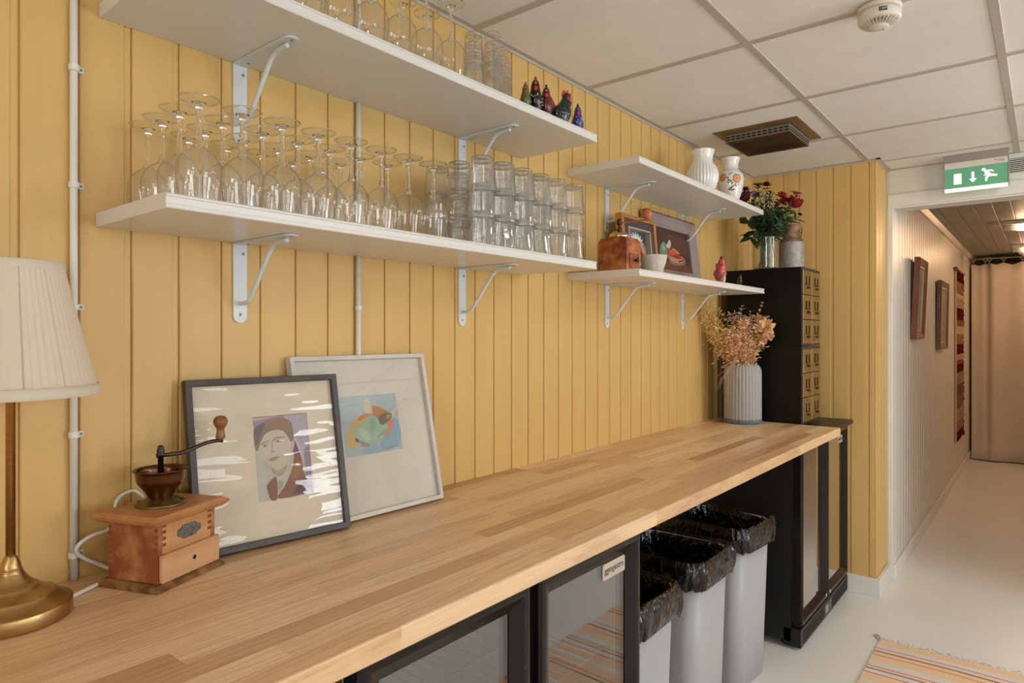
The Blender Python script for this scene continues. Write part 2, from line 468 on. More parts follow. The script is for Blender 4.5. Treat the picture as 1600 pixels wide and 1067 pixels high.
# wall angle under the edge of the ceiling
b = MB(); b.box(LEFT, 3.742, -0.02, -0.0005, CEIL - .003, CEIL - .0005); b.box(LEFT, 3.742, -0.003, -0.0005, CEIL - .012, CEIL - .0005)
tag(b.build('trim_2', GRID), 'thin metal angle between yellow wall and ceiling', kind='structure')
b = MB(); b.box(3.722, 3.7415, -0.645, -0.02, CEIL - .003, CEIL - .0005); b.box(3.722, 4.05, -0.645, -0.6255, CEIL - .003, CEIL - .0005); b.box(4.03, 4.0495, DO1 - .5, -0.645, CEIL - .003, CEIL - .0005)
b.box(3.739, 3.7415, -0.6275, -0.02, CEIL - .01, CEIL - .0005); b.box(3.739, 4.05, -0.6285, -0.6255, CEIL - .01, CEIL - .0005)
tag(b.build('trim_3', GRID), 'thin metal angle where the ceiling meets the end walls', kind='structure')

# conduits on the wall
def conduit(x, spans, clips, label):
    z0 = spans[0][0]
    t = thing('cable_conduit', label, 'conduit', (x, 0, z0))
    for (a, e) in spans:
        b = MB(); b.tube([(0, -0.0075, a - z0), (0, -0.0075, e - z0)], 0.0062, 12); b.build('pipe', PLASTICW, t)
    for z in clips:
        b = MB(); b.prism(rrect(0.0168, 0.0168, 0.0082, 6, 0, -0.0085), z - z0 - .005, z - z0 + .005, 'z')
        b.cbox(0.006, 0.016, -0.006, 0, z - z0 - .005, z - z0 + .005, c=.001); c = b.build('clip', PLASTICW, t)
        b = MB(); b.lathe([(0, 0), (.0025, 0), (.0022, .0012), (0, .0014)], 10); b.build('nail', SCREW, c, (0.0115, -0.006, z - z0), (PI / 2, 0, 0))
    return t
conduit(0.392, [(0.909, CEIL - .004)], (1.783, 1.583, 1.375, 1.157, 0.952), 'white cable conduit clipped to the wall behind the table lamp')
conduit(0.989, [(0.909, 1.5165), (1.5415, 1.886), (1.9115, CEIL - .004)], (1.715, 1.392), 'white cable conduit running down behind the white framed picture')
# ------------------------------------------------------------------ shelves and brackets
SH_T = 0.024; SH_D = 0.282
def shelf(x0, x1, zb, label):
    d, t = SH_D, SH_T
    sec = [(-0.0005, 0), (-0.0005, t), (-d + .006, t), (-d + .002, t - .001), (-d, t - .003), (-d, t - .0055), (-d + .0022, t - .0065), (-d + .0022, .0078), (-d + .0002, .0066), (-d, .0015), (-d + .0015, 0)]
    b = MB(); b.prism(sec[::-1], 0, x1 - x0, 'x')
    o = b.build('wall_shelf', SHELFW, None, (x0, 0, zb)); tag(o, label, 'shelf', 'white wall shelves'); return o
ZL, ZU = 1.517, 1.887
shelf(0.428, 1.630, ZL, 'long white shelf carrying the upturned wine glasses and stacked tumblers')
shelf(0.433, 1.632, ZU, 'long white shelf near the ceiling with glasses and painted roosters')
shelf(1.888, 3.088, ZL, 'white shelf with the box grinder, stone mortar and pictures')
shelf(1.888, 3.075, ZU - 0.007, 'white shelf carrying the two white vases')
def make_bracket():
    t = thing('shelf_bracket', 'x', 'bracket', (0, 0, 0), 0, 'white shelf brackets')
    hw = 0.0147
    arc = [(hw * math.cos(a), -0.165 + hw + hw * math.sin(a)) for a in [PI + PI * i / 10 for i in range(11)]]
    b = MB(); b.prism([(-hw, -0.0005)] + arc + [(hw, -0.0005)], -0.0045, -0.0005, 'y'); b.build('wall_plate', STEELW, t)
    arc = [(hw * math.cos(a), -0.205 + hw + hw * math.sin(a)) for a in [PI + PI * i / 10 for i in range(11)]]
    b = MB(); b.prism([(-hw, -0.0045)] + arc + [(hw, -0.0045)], -0.0045, -0.0005, 'z'); b.build('shelf_plate', STEELW, t)
    path = catmull([(0, -0.0045, -0.125), (0, -0.018, -0.125), (0, -0.034, -0.122), (0, -0.050, -0.108), (0, -0.075, -0.078), (0, -0.105, -0.041), (0, -0.125, -0.020), (0, -0.142, -0.0125), (0, -0.165, -0.0098), (0, -0.176, -0.0095)], False, 5)
    b = MB(); b.tube(path, 0.0046, 10); b.ell((0, -0.177, -0.0098), (0.0052, 0.0052, 0.0052)); b.build('brace_rod', STEELW, t)
    for (loc, rot) in (((0.006, -0.0045, -0.022), (PI / 2, 0, 0)), ((0, -0.0045, -0.148), (PI / 2, 0, 0)), ((0, -0.193, -0.0045), (PI, 0, 0)), ((0.004, -0.03, -0.0045), (PI, 0, 0))):
        b = MB(); b.lathe([(0, 0), (.0032, 0), (.0030, .001), (.0012, .0012), (.001, .0004), (0, .0004)], 12); b.build('screw', SCREW, t, loc, rot)
    return t
br = make_bracket(); first = True
for (nm, zb, xs_) in (('glass shelf', ZL, (0.692, 1.356)), ('top shelf with roosters', ZU, (0.692, 1.356)), ('shelf with the pictures', ZL, (2.151, 2.815)), ('shelf with the white vases', ZU - .007, (2.151, 2.815))):
    for k, xx in enumerate(xs_):
        o = br if first else copy_tree(br); first = False
        o.location = (xx, 0, zb); o['label'] = 'white steel bracket under the %s, %s' % (nm if 'glass shelf' not in nm else 'lower wine glass shelf', ('end nearer the lamp', 'end nearer the doorway')[k])

# ------------------------------------------------------------------ worktop of oak staves
def M_oak():
    k = N('oiled_oak'); p = k.p
    v = k.coords((1.3, 16, 16)); f = k.noise(v, 3.0, 6, 0.6, 0.6)
    v2 = k.coords((4, 120, 120)); f2 = k.noise(v2, 4.0, 3)
    v3 = k.coords((0.9, 7, 7)); wv = k.n('ShaderNodeTexWave', wave_type='BANDS', bands_direction='Y'); wv.inputs['Scale'].default_value = 3.2; wv.inputs['Distortion'].default_value = 9; wv.inputs['Detail'].default_value = 3; wv.inputs['Detail Scale'].default_value = 1.2
    k.l(v3, wv.inputs['Vector'])
    oi = k.n('ShaderNodeObjectInfo')
    base = k.ramp(oi.outputs['Random'], [(0.0, lin((200, 156, 114))), (0.2, lin((242, 208, 167))), (0.36, lin((220, 178, 136))), (0.5, lin((246, 215, 176))), (0.66, lin((230, 190, 146))), (0.82, lin((238, 202, 160))), (1.0, lin((196, 150, 108)))])
    g = k.ramp(f, [(0.3, (0.72, 0.66, 0.6, 1)), (0.5, (1, 1, 1, 1)), (0.75, (1.06, 1.04, 1.0, 1))])
    m1 = k.n('ShaderNodeMix', data_type='RGBA', blend_type='MULTIPLY'); m1.inputs['Factor'].default_value = 0.6; k.l(base, m1.inputs['A']); k.l(g, m1.inputs['B'])
    g2 = k.ramp(wv.outputs['Fac'], [(0.0, (0.80, 0.74, 0.68, 1)), (0.35, (1, 1, 1, 1)), (1, (1, 1, 1, 1))])
    m2 = k.n('ShaderNodeMix', data_type='RGBA', blend_type='MULTIPLY'); m2.inputs['Factor'].default_value = 0.55; k.l(m1.outputs['Result'], m2.inputs['A']); k.l(g2, m2.inputs['B'])
    g3 = k.ramp(f2, [(0.38, (0.82, 0.78, 0.74, 1)), (0.52, (1, 1, 1, 1))])
    m3 = k.n('ShaderNodeMix', data_type='RGBA', blend_type='MULTIPLY'); m3.inputs['Factor'].default_value = 0.5; k.l(m2.outputs['Result'], m3.inputs['A']); k.l(g3, m3.inputs['B'])
    k.l(m3.outputs['Result'], p.inputs['Base Color'])
    p.inputs['Roughness'].default_value = 0.36; p.inputs['Specular IOR Level'].default_value = 0.4
    k.l(k.bump(f2, 0.06), p.inputs['Normal']); return k.m
OAK = M_oak()
WT, WT_T, WT_F, WT_X0, WT_X1 = 0.908, 0.036, -0.576, -0.75, 3.215
wt = thing('worktop', 'long oiled oak butcher-block worktop along the yellow wall', 'worktop', (0, 0, WT - WT_T))
rows = 13; rw = (-WT_F - 0.001) / rows
rs = random.Random(11)
for r in range(rows):
    y1 = -0.001 - r * rw; y0 = y1 - rw
    x = WT_X0; L = rs.uniform(0.15, 0.7)
    while x < WT_X1 - 1e-6:
        e = min(x + L, WT_X1)
        if WT_X1 - e < 0.12: e = WT_X1
        b = MB()
        if r == rows - 1:   # rounded front edge
            ym = y0
            b.prism([(y1 - .0001, 0), (y1 - .0001, WT_T), (ym + .004, WT_T), (ym + .0012, WT_T - .0012), (ym, WT_T - .004), (ym, .003), (ym + .003, 0)][::-1], x + .0001 - x, e - .0001 - x, 'x')
        else:
            b.box(.0001, e - x - .0001, y0 + .0001, y1 - .0001, 0, WT_T)
        b.build('stave', OAK, wt, (x, 0, 0))
        x = e; L = rs.uniform(0.28, 0.85)

# ------------------------------------------------------------------ bar fridges
FR_BODY = M('fridge_black_sheet', (22, 21, 21), (27, 26, 26), scale=40, rough=0.42, spec=0.4)
FR_FRAME = M('dark_lacquered_frame', (24, 18, 15), (30, 22, 18), scale=3, rough=0.22, spec=.28)
FR_IN = M('fridge_liner', (205, 206, 206), rough=0.5)
FR_WIRE = M('shelf_wire', (220, 220, 218), rough=0.35, metal=0.3)
FR_GLASS = M_thin('fridge_glass', tint=(0.80, 0.79, 0.79), edge=(0.6, 0.6, 0.6), rough=0.015, boost=2.6)
FR_GASK = M('grey_gasket', (120, 116, 110), rough=0.7)
CHROME = M('chrome', (220, 220, 220), rough=0.1, metal=1.0)
SIGNB = M('silver_badge', (205, 188, 176), rough=0.35, metal=0.3)
INK = M('dark_ink', (45, 42, 42), rough=0.5)
def fridge(name, label, x0, x1, doors, yf, ztop, right_badge=None, plinth=True):
    """body with an open front and liner, plinth, doors (frame, glass, gasket, lock) and wire shelves"""
    t = thing(name, label, 'fridge', (0, 0, 0))
    yb = yf + 0.045; zb = 0.03; t_ = 0.03
    b = MB(); b.box(x0, x0 + t_, yb, -0.03, zb, ztop); b.box(x1 - t_, x1, yb, -0.03, zb, ztop); b.box(x0 + t_, x1 - t_, yb, -0.03, ztop - t_, ztop)
    b.box(x0 + t_, x1 - t_, yb, -0.03, zb, 0.11); b.box(x0 + t_, x1 - t_, -0.06, -0.03, 0.11, ztop - t_)
    b.build('body', FR_BODY, t)
    i = 0.004; a0, a1, z0, z1 = x0 + t_ + i, x1 - t_ - i, 0.112, ztop - t_ - .002
    b = MB(); b.box(x0 + t_ + .0005, a0, yb, -.0605, z0, z1); b.box(a1, x1 - t_ - .0005, yb, -.0605, z0, z1); b.box(a0, a1, -.068, -.0605, z0, z1); b.box(a0, a1, yb, -.068, z0, z0 + .004); b.box(a0, a1, yb, -.068, z1 - .004, z1)
    b.build('liner', FR_IN, t)
    for zs in (0.34, 0.58):
        b = MB(); n = int((a1 - a0) / 0.03)
        for k in range(n + 1):
            xx = a0 + .004 + (a1 - a0 - .008) * k / n; b.tube([(xx, -0.09, zs), (xx, yb + .03, zs)], 0.0016, 5)
        for q in (-0.09, (yb + .03 - .09) / 2, yb + .03): b.tube([(a0 + .004, q, zs - .002), (a1 - .004, q, zs - .002)], 0.0025, 6)
        b.build('wire_shelf', FR_WIRE, t)
        b = MB(); b.box(a0 + .01, a1 - .01, yb + .0195, yb + .0205, zs - .022, zs + .008); b.build('price_strip', M_GL, t)
    for xx in (x0 + .06, x1 - .06):
        for q in (yb + .04, -0.08):
            b = MB(); b.lathe([(0, 0), (.017, 0), (.017, .008), (.010, .012), (.010, .03), (0, .03)], 16); b.build('foot', BLACK, t, (xx, q, 0))
    pz0, pz1 = 0.004 if plinth else .03, 0.092
    b = MB(); b.cbox(x0, x1, yf + .004, yb + .03, 0.012, pz1 - .004, c=.002); pl = b.build('plinth', FR_BODY, t)
    for (g0, g1) in ((x0 + .04, x0 + (x1 - x0) * .42), (x0 + (x1 - x0) * .62, x1 - .04)):
        for k in range(4):
            b = MB(); zz = .026 + k * .013; b.box(g0, g1, yf + .0025, yf + .0045, zz, zz + .006); b.build('louvre', BLACK, pl)
    cxm = x0 + (x1 - x0) * .52
    b = MB(); b.cbox(cxm - .06, cxm + .06, yf + .0015, yf + .0045, .024, .078, c=.001); c = b.build('thermostat', M('panel_grey', (60, 62, 60), rough=.3), pl)
    b = MB(); b.box(cxm - .045, cxm - .005, yf + .0005, yf + .0015, .034, .066); b.build('display', M('display_pale', (150, 150, 140), rough=.3), c)
    b = MB(); b.box(cxm + .012, cxm + .04, yf + .0005, yf + .0015, .04, .062); b.build('switch', M('green_switch', (40, 120, 80), rough=.3), c)
    for di, (d0, d1) in enumerate(doors):
        dz0, dz1 = 0.097, ztop - 0.002; fw = 0.047
        sec = [(0, 0.040), (0, 0.008), (0.006, 0.0015), (0.014, 0.0), (0.021, 0.002), (fw - .004, 0.016), (fw, 0.018), (fw, 0.040)]
        dn = MB()
        def ring(u, y):   # rectangle inset by u at depth y
            return [(d0 + u, yf + y, dz0 + u), (d1 - u, yf + y, dz0 + u), (d1 - u, yf + y, dz1 - u), (d0 + u, yf + y, dz1 - u)]
        rg = [ring(u, y) for u, y in sec]
        vs = [p for r_ in rg for p in r_]; fs = []
        for k in range(len(rg)):
            k2 = (k + 1) % len(rg)
            for q in range(4):
                q2 = (q + 1) % 4; fs.append((k * 4 + q, k * 4 + q2, k2 * 4 + q2, k2 * 4 + q))
        dn._add(vs, [f for f in fs]); dr = dn.build('door', FR_FRAME, t)
        b = MB(); b.box(d0 + fw - .001, d1 - fw + .001, yf + .020, yf + .025, dz0 + fw - .001, dz1 - fw + .001); b.build('glass_pane', FR_GLASS, dr)
        b = MB()
        for (g0, g1, h0, h1) in ((d0 + .012, d0 + fw - .004, dz0 + .012, dz1 - .012), (d1 - fw + .004, d1 - .012, dz0 + .012, dz1 - .012), (d0 + fw, d1 - fw, dz0 + .012, dz0 + fw - .004), (d0 + fw, d1 - fw, dz1 - fw + .004, dz1 - .012)):
            b.box(g0, g1, yf + .040, yf + .045, h0, h1)
        b.build('gasket', FR_GASK, dr)
        b = MB(); b.lathe([(0, 0), (.009, 0), (.009, .003), (.0075, .004), (.006, .0035), (0, .0035)], 18)
        lx = d1 - .03 if di % 2 == 0 else d0 + .03
        b.build('lock', CHROME, dr, (lx, yf + .001, dz0 + .022), (PI / 2, 0, 0))
        if right_badge == di:
            b = MB(); b.prism(rrect(.096, .036, .004, 4, d1 - .048 - .049, dz1 - .067), yf + .0172, yf + .0196, 'y'); bd = b.build('badge', SIGNB, dr)
            new('lettering', text_mesh('ggmgastro', 0.0200, INK, 0.0002, 1.0), bd, (d1 - .097, yf + .0169, dz1 - .0655), (PI / 2, 0, 0))
    return t
M_GL = M_thin('clear_plastic', tint=(0.93, 0.93, 0.93), rough=0.05, boost=2.0)
fridge('bar_fridge', 'black three-door bar fridge with dark framed glass doors under the worktop', 0.13, 1.402, [(0.152, 0.549), (0.575, 0.970), (0.998, 1.394)], -0.552, 0.868, right_badge=2)
fridge('bar_fridge', 'black two-door bar fridge beside the yellow end wall', 2.885, 3.716, [(2.895, 3.302), (3.308, 3.712)], -0.502, 0.868, right_badge=1)
b = MB(); b.cbox(WT_X1 + .003, 3.73, -0.52, -0.03, 0.8685, 0.889, c=.002)
tag(b.build('cover_panel', M('black_laminate', (38, 32, 30), (46, 39, 36), scale=20, rough=.4)), 'dark panel on the fridge top at the end of the worktop', 'panel')

# ------------------------------------------------------------------ index-card cabinets
CAB = M('black_lacquer', (9, 7, 7), (13, 10, 10), scale=6, rough=0.35, spec=0.25)
PULL = M('drawer_pull_brass', (120, 100, 70), (92, 74, 52), scale=40, rough=.35, metal=.8)
DRW = M('worn_brass_brown_drawer', (128, 100, 58), (150, 118, 66), scale=14, rough=0.38, metal=0.35, bump=.03, bscale=40)
DRK = M('drawer_hardware', (48, 42, 40), rough=0.4, metal=0.8)
EDGE = M('worn_steel_edge', (88, 84, 88), (60, 56, 58), scale=50, rough=.45, metal=.5)
def cabinet(z0, z1, label):
    t = thing('index_cabinet', label, 'cabinet', (3.222, -0.41, z0), 0, 'stacked index cabinets')
    W, Dp, H = 0.302, 0.36, z1 - z0
    b = MB(); b.box(0, .008, 0.004, Dp, 0, H); b.box(W - .008, W, 0.004, Dp, 0, H); b.box(.008, W - .008, .004, Dp, 0, .008); b.box(.008, W - .008, .004, Dp, H - .008, H); b.box(.008, W - .008, Dp - .006, Dp, .008, H - .008)
    b.build('carcass', CAB, t)
    b = MB(); b.box(0, .006, -.002, .0038, 0, H); b.box(W - .006, W, -.002, .0038, 0, H); b.box(.006, W - .006, -.002, .0038, 0, .006); b.box(.006, W - .006, -.002, .0038, H - .012, H); b.box(W / 2 - .004, W / 2 + .004, -.002, .0038, .006, H - .012)
    b.build('face_frame', EDGE, t)
    hh = (H - .018) / 3
    for r in range(3):
        for c in range(2):
            a0 = .007 + c * (W / 2 - .003); a1 = a0 + W / 2 - .0105; d0 = .0065 + r * hh + .001; d1 = d0 + hh - .003
            b = MB(); b.cbox(a0, a1, -.004, .30, d0, d1, c=.0015); d = b.build('drawer', DRW, t)
            mx, mz = (a0 + a1) / 2, (d0 + d1) / 2
            b = MB(); q = .026
            for (p0, p1, r0, r1) in ((mx - q, mx - q + .004, mz - .01, mz + .03), (mx + q - .004, mx + q, mz - .01, mz + .03), (mx - q, mx + q, mz - .012, mz - .008)):
                b.box(p0, p1, -.0075, -.0042, r0, r1)
            b.build('label_holder', DRK, d)
            b = MB(); b.loft([[(mx + .016 * math.cos(a) * s, -.0045 - .011 * u, mz - .024 + .008 * math.sin(a) * s) for a in [2 * PI * i / 12 for i in range(12)]] for s, u in ((.5, 0), (.6, .5), (1, .9), (.95, 1.0))]); b.build('pull', PULL, d)
    return t
cabinet(0.909, 1.273, 'lower black index-card cabinet with brass drawers on the worktop')
cabinet(1.276, 1.645, 'upper black index-card cabinet below the flower vase and milk can')

# ------------------------------------------------------------------ bins with black liners
BINW = M('white_bin_plastic', (170, 171, 175), (174, 175, 179), scale=5, rough=0.38)
def M_bag():
    k = N('black_bin_bag'); p = k.p; p.inputs['Base Color'].default_value = (0.004, 0.004, 0.005, 1); p.inputs['Roughness'].default_value = 0.11; p.inputs['Specular IOR Level'].default_value = 0.55
    v = k.coords((1, 1, 0.7)); a = k.noise(v, 11, 3, .5, 2.2); b2 = k.noise(v, 30, 2, .5, 1.0)
    ad = k.n('ShaderNodeMath', operation='MULTIPLY_ADD'); ad.inputs[1].default_value = .35; k.l(b2, ad.inputs[0]); k.l(a, ad.inputs[2])
    k.l(k.bump(ad.outputs[0], 0.75, 0.02), p.inputs['Normal']); return k.m
BAG = M_bag()
def bin_(cx, cy, rz, label_bin, label_bag, seed):
    W, Dp, H, n = 0.285, 0.325, 0.60, 10
    t = thing('waste_bin', label_bin, 'bin', (cx, cy, 0), rz, 'white waste bins')
    rings = []
    for (s, z, ins) in ((.88, 0, .004), (.89, .004, 0), (1, H, 0), (1, H, .003), (.89, .008, .003)):
        rings.append([(x * s * (1 - ins * 6), y * s * (1 - ins * 6), z) for x, y in rrect(W, Dp, .055, n)])
    b = MB(); b.loft(rings); b.build('body', BINW, t)
    rings = [[(x * (1.012 + .02 * q), y * (1.012 + .02 * q), z) for x, y in rrect(W, Dp, .055, n)] for q, z in ((0, H - .012), (.3, H - .010), (.3, H - .001), (0, H + .001))]
    b = MB(); b.loft(rings, cap0=False, cap1=False); b.build('rim', BINW, t)
    # liner
    lp = rrect(W, Dp, .055, 22); m = len(lp)
    prof = [(-.070, .10), (-.045, .22), (-.030, .34), (-.024, .44), (-.018, .52), (-.012, .57), (-.007, .595), (-.002, .610), (.006, .613), (.016, .608), (.023, .596), (.027, .580), (.027, .562), (.024, .542), (.016, .522)]
    rg = []
    for k, (off, z) in enumerate(prof):
        row = []
        for i, (x, y) in enumerate(lp):
            L = math.hypot(x, y); s = i / m * 12
            ca, sa = math.cos(2 * PI * i / m), math.sin(2 * PI * i / m)
            nz = noise.noise((ca * 4.5 + seed, sa * 4.5, z * 9)) * .011 + noise.noise((ca * 13 + seed, sa * 13, z * 16)) * .006
            inn = 1.6 if off < -.004 else 1.0
            out = off + (nz * inn if k > 0 else 0); 
            if off > -.004: out = max(out, .0065)
            else: out = min(out, -.006)
            zz = z + (noise.noise((ca * 3 + seed, sa * 3, 5)) * .016 if k >= len(prof) - 3 else 0) + (noise.noise((ca * 7 + seed, sa * 7, 2)) * .010 if z > .58 else 0)
            row.append((x * (1 + out / L), y * (1 + out / L), zz))
        rg.append(row)
    b = MB(); b.loft(rg, cap0=True, cap1=False)
    o = b.build('bin_liner', BAG, None, (cx, cy, 0), (0, 0, rz)); tag(o, label_bag, 'bin bag', 'black bin bags')
    md = o.modifiers.new('sub', 'SUBSURF'); md.levels = 1; md.render_levels = 1
bin_(1.648, -0.300, 0.0, 'white slim waste bin right beside the three-door fridge', 'black plastic bag in the bin next to the three-door fridge', 1.3)
bin_(2.085, -0.290, 0.0, 'white slim waste bin, middle one of three', 'black plastic bag folded over the middle bin', 7.7)
bin_(2.535, -0.280, -0.09, 'white slim waste bin nearest the two-door fridge', 'black plastic bag in the bin nearest the two-door fridge', 15.1)

# ------------------------------------------------------------------ striped rag rug
RUG = M_col('woven_cotton_rug', rough=0.9, var=0.10, scale=140, bump=0.35, spec=0.1)
def rug():
    t = thing('rag_rug', 'peach and grey striped rag rug lying on the floor', 'rug', (3.205, -0.735, 0))
    P, G_, R_, K_ = (242, 204, 164), (226, 218, 210), (214, 104, 104), (84, 82, 92)
    pat = [(P, .05), (G_, .035), (R_, .007), (G_, .012), (P, .014), (K_, .008), (P, .03), (R_, .006), (P, .055), (G_, .05), (R_, .006), (P, .02), (K_, .007), (G_, .03), (R_, .007), (P, .06), (G_, .03), (P, .05), (R_, .008), (P, .02), (K_, .008), (P, .05)]
    b = MB(); x = 0.0; i = 0
    rr = random.Random(3)
    while x > -2.3:
        c, wd = pat[i % len(pat)]; i += 1
        n = 14
        for k in range(n):
            ya, yb = -0.66 * k / n, -0.66 * (k + 1) / n
            def e(xx, yy): return (xx + .006 * noise.noise((yy * 5, xx * 3, 1)) - .03 * yy, yy + (.006 * noise.noise((xx * 9, 0, 3)) if yy in (0.0, -0.66) else 0), .006 + .0015 * noise.noise((xx * 6, yy * 6, 0)))
            A, B_, C_, D_ = e(x, ya), e(x, yb), e(x - wd, yb), e(x - wd, ya)
            b._add([A, B_, C_, D_], [(3, 2, 1, 0)][::1], c)
            b.f[-1] = b.f[-1][::-1]
        x -= wd
    o = b.build('weave', RUG, t)
    sd = o.modifiers.new('solid', 'SOLIDIFY'); sd.thickness = .005; sd.offset = 1
    f = MB()
    for k in range(46):
        y0 = -0.66 * (k + rr.random() * .6) / 46
        L = rr.uniform(.02, .05); dy = rr.uniform(-.03, .03)
        f.tube(catmull([(-.03 * y0 - .002, y0, .005), (-.03 * y0 + L * .5, y0 + dy * .3, .004 + rr.random() * .004), (-.03 * y0 + L, y0 + dy, .002)], False, 3), .0009, 5)
    f.tube(catmull([(0, -.002, .005), (.03, .006, .006), (.05, .02, .004), (.045, .028, .003), (.02, .016, .004), (-.002, .0, .004)], False, 5), .0022, 6)
    f.build('fringe', M('cotton_thread', (190, 176, 160), rough=.9), t)
rug()
# ------------------------------------------------------------------ glassware
THIN = M_thin('clear_glass_wall', tint=(0.985, 0.985, 0.98), edge=(0.78, 0.78, 0.76), boost=1.7, pale_lift=0.015)
FOOT = M_thin('clear_glass_foot', tint=(0.995, 0.995, 0.99), edge=(0.93, 0.93, 0.92), boost=0.6)
SOLID = M_glass('clear_glass_solid')
FACET = M_thin('tumbler_glass_wall', tint=(0.97, 0.972, 0.968), edge=(0.55, 0.56, 0.55), boost=2.2, pale_lift=0.03)
S1, S2, S3, S4 = ZL + SH_T + .0004, ZU + SH_T + .0004, ZL + SH_T + .0004, ZU - .007 + SH_T + .0004
def wine_proto(h, k):
    """upside-down stemmed glass standing on its rim: bowl, stem, foot"""
    bowl = [(.0285, 0), (.0305, .012), (.0330, .026), (.0342, .040), (.0338, .052), (.0310, .063), (.0255, .072), (.0180, .079), (.0105, .0835), (.0058, .087)]
    b = MB(); b.lathe([(r * k, z * k) for r, z in bowl], 40); bw = b.mesh('bowl', THIN)
    z0 = .0865 * k; fz = h - .0065
    st = [(0, z0 - .004), (.0075, z0 - .0015), (.0062, z0 + .004), (.0046, z0 + .010), (.0040, z0 + .018), (.0038, fz - .025), (.0044, fz - .012), (.0070, fz - .004), (.0115, fz - .0002), (0, fz)]
    b = MB(); b.lathe(st, 16); sm = b.mesh('stem', SOLID)
    ft = [(0, fz + .0001), (.0112, fz + .0001), (.0200, fz + .0026), (.0300, fz + .0046), (.0300, h - .0003), (.0200, h - .0009), (0, h - .0020)]
    b = MB(); b.lathe(ft, 40); b.cm = 1; b.lathe([(.0298, h - .0018), (.0310, h - .0022), (.0318, h - .0012), (.0312, h - .0002), (.0298, h - .0004)], 40, closed=True); fo = b.mesh('foot', [FOOT, SOLID])
    return bw, sm, fo
wa = wine_proto(0.163, 1.0); wb_ = wine_proto(0.176, 1.06)
def wine(meshes, x, y, z, label, group):
    t = thing('wine_glass', label, 'wine glass', (x, y, z), random.uniform(0, 6), group)
    for nm, me in zip(('bowl', 'stem', 'foot'), meshes): new(nm, me, t)
ROWN = ['front row', 'second row', 'third row', 'row at the wall']
ROWY = [-0.246, -0.176, -0.106, -0.040]
for c in range(8):
    for r in range(4 if c < 6 else (2 if c == 6 else 1)):
        wine(wa, 0.493 + 0.0738 * c + random.uniform(-.001, .001) + r * .002, ROWY[r] + random.uniform(-.001, .001), S1, 'upturned wine glass on the lower shelf, %s from the lamp end, %s' % (ORD[c], ROWN[r]), 'wine glasses on the lower shelf')
for c in range(6):
    for r in range(2):
        wine(wb_, 1.073 - 0.0755 * c, (-0.236, -0.160)[r] + random.uniform(-.002, .002), S2, 'tall upturned wine glass on the top shelf, %s from the tumblers, %s' % (ORD[c], ('front row', 'back row')[r]), 'wine glasses on the top shelf')
BASEG = M_thin('tumbler_glass_base', tint=(0.95, 0.955, 0.95), edge=(0.6, 0.61, 0.6), boost=2.4, pale_lift=0.02)
def tumbler_meshes(h, r0, r1, n):
    """upside-down faceted tumbler: r0 at the closed end (top), r1 at the rim (bottom)"""
    rim = [(r1, 0), (r1 * .985, h * .10)]; prof = [(r1 * .975, h * .12), (r1 * .96, h * .20), (r0 * 1.04, h * .90), (r0 * .985, h * .965)]
    b = MB(); b.lathe(rim, 36); b.lathe(prof, n, smooth=False)
    body = b.mesh('body', FACET)
    b = MB(); rr_ = [(r1, 0), (r1, h * .07), (r1 * .985, h * .09)]; inn = [(r0 * .86, h * .87), (r1 * .90, h * .10), (r1 * .95, 0)]
    m_ = n * 4
    fac = lambda a, z: 1.0 if (z < h * .13 or z > h * .985) else (math.cos(PI / n) / math.cos((a % (2 * PI / n)) - PI / n)) * 1.012
    b.lathe(rr_, m_); b.lathe([(r1 * .985, h * .09), (r1 * .98, h * .15), (r0 * 1.05, h * .88), (r0 * 1.0, h * .97)], n * 8, rmod=fac, smooth=True); b.lathe(inn, m_, smooth=True)
    solid = b.mesh('body', FACET)
    b = MB(); b.lathe([(0, h * .86), (r0 * .80, h * .865), (r0 * .93, h * .91), (r0 * .985, h * .965), (r0 * .90, h), (r0 * .6, h), (r0 * .5, h * .988), (0, h * .985)], n * 2); base = b.mesh('base', BASEG)
    return body, base, solid
tm = tumbler_meshes(0.083, .0285, .0355, 12); ts = tumbler_meshes(0.082, .0205, .0262, 12)
LV = ['bottom', 'middle', 'top', 'fourth', 'fifth']
for r, yy in enumerate((-0.238, -0.160, -0.082)):
    for c in range(6):
        x = 1.178 + 0.0775 * c + (0.0 if r == 0 else .002)
        hs = 3 if not (r == 2 and c == 0) else 3
        for k in range(hs):
            t = thing('tumbler', '%s tumbler of the %s stack from the wine glasses, %s of stacks' % (LV[k], ORD[c], ('front row', 'middle row', 'wall row')[r]), 'tumbler', (x + random.uniform(-.0015, .0015), yy + random.uniform(-.0015, .0015), S1 + k * 0.0655), random.uniform(0, 1), 'tumblers on the lower shelf')
            new('body', tm[2] if r == 0 else tm[0], t); new('base', tm[1], t)
for si, (x, y, hs, sc) in enumerate(((1.190, -0.200, 4, 1.0), (1.262, -0.200, 5, 1.0), (1.346, -0.160, 5, 1.0))):
    for k in range(hs):
        t = thing('small_tumbler', 'small nested tumbler on the top shelf, %s from bottom of %s stack' % (ORD[k], ('the nearest', 'the middle', 'the last')[si]), 'tumbler', (x, y, S2 + k * 0.0255), random.uniform(0, 1), 'small tumblers on the top shelf')
        new('body', ts[0], t); new('base', ts[1], t)

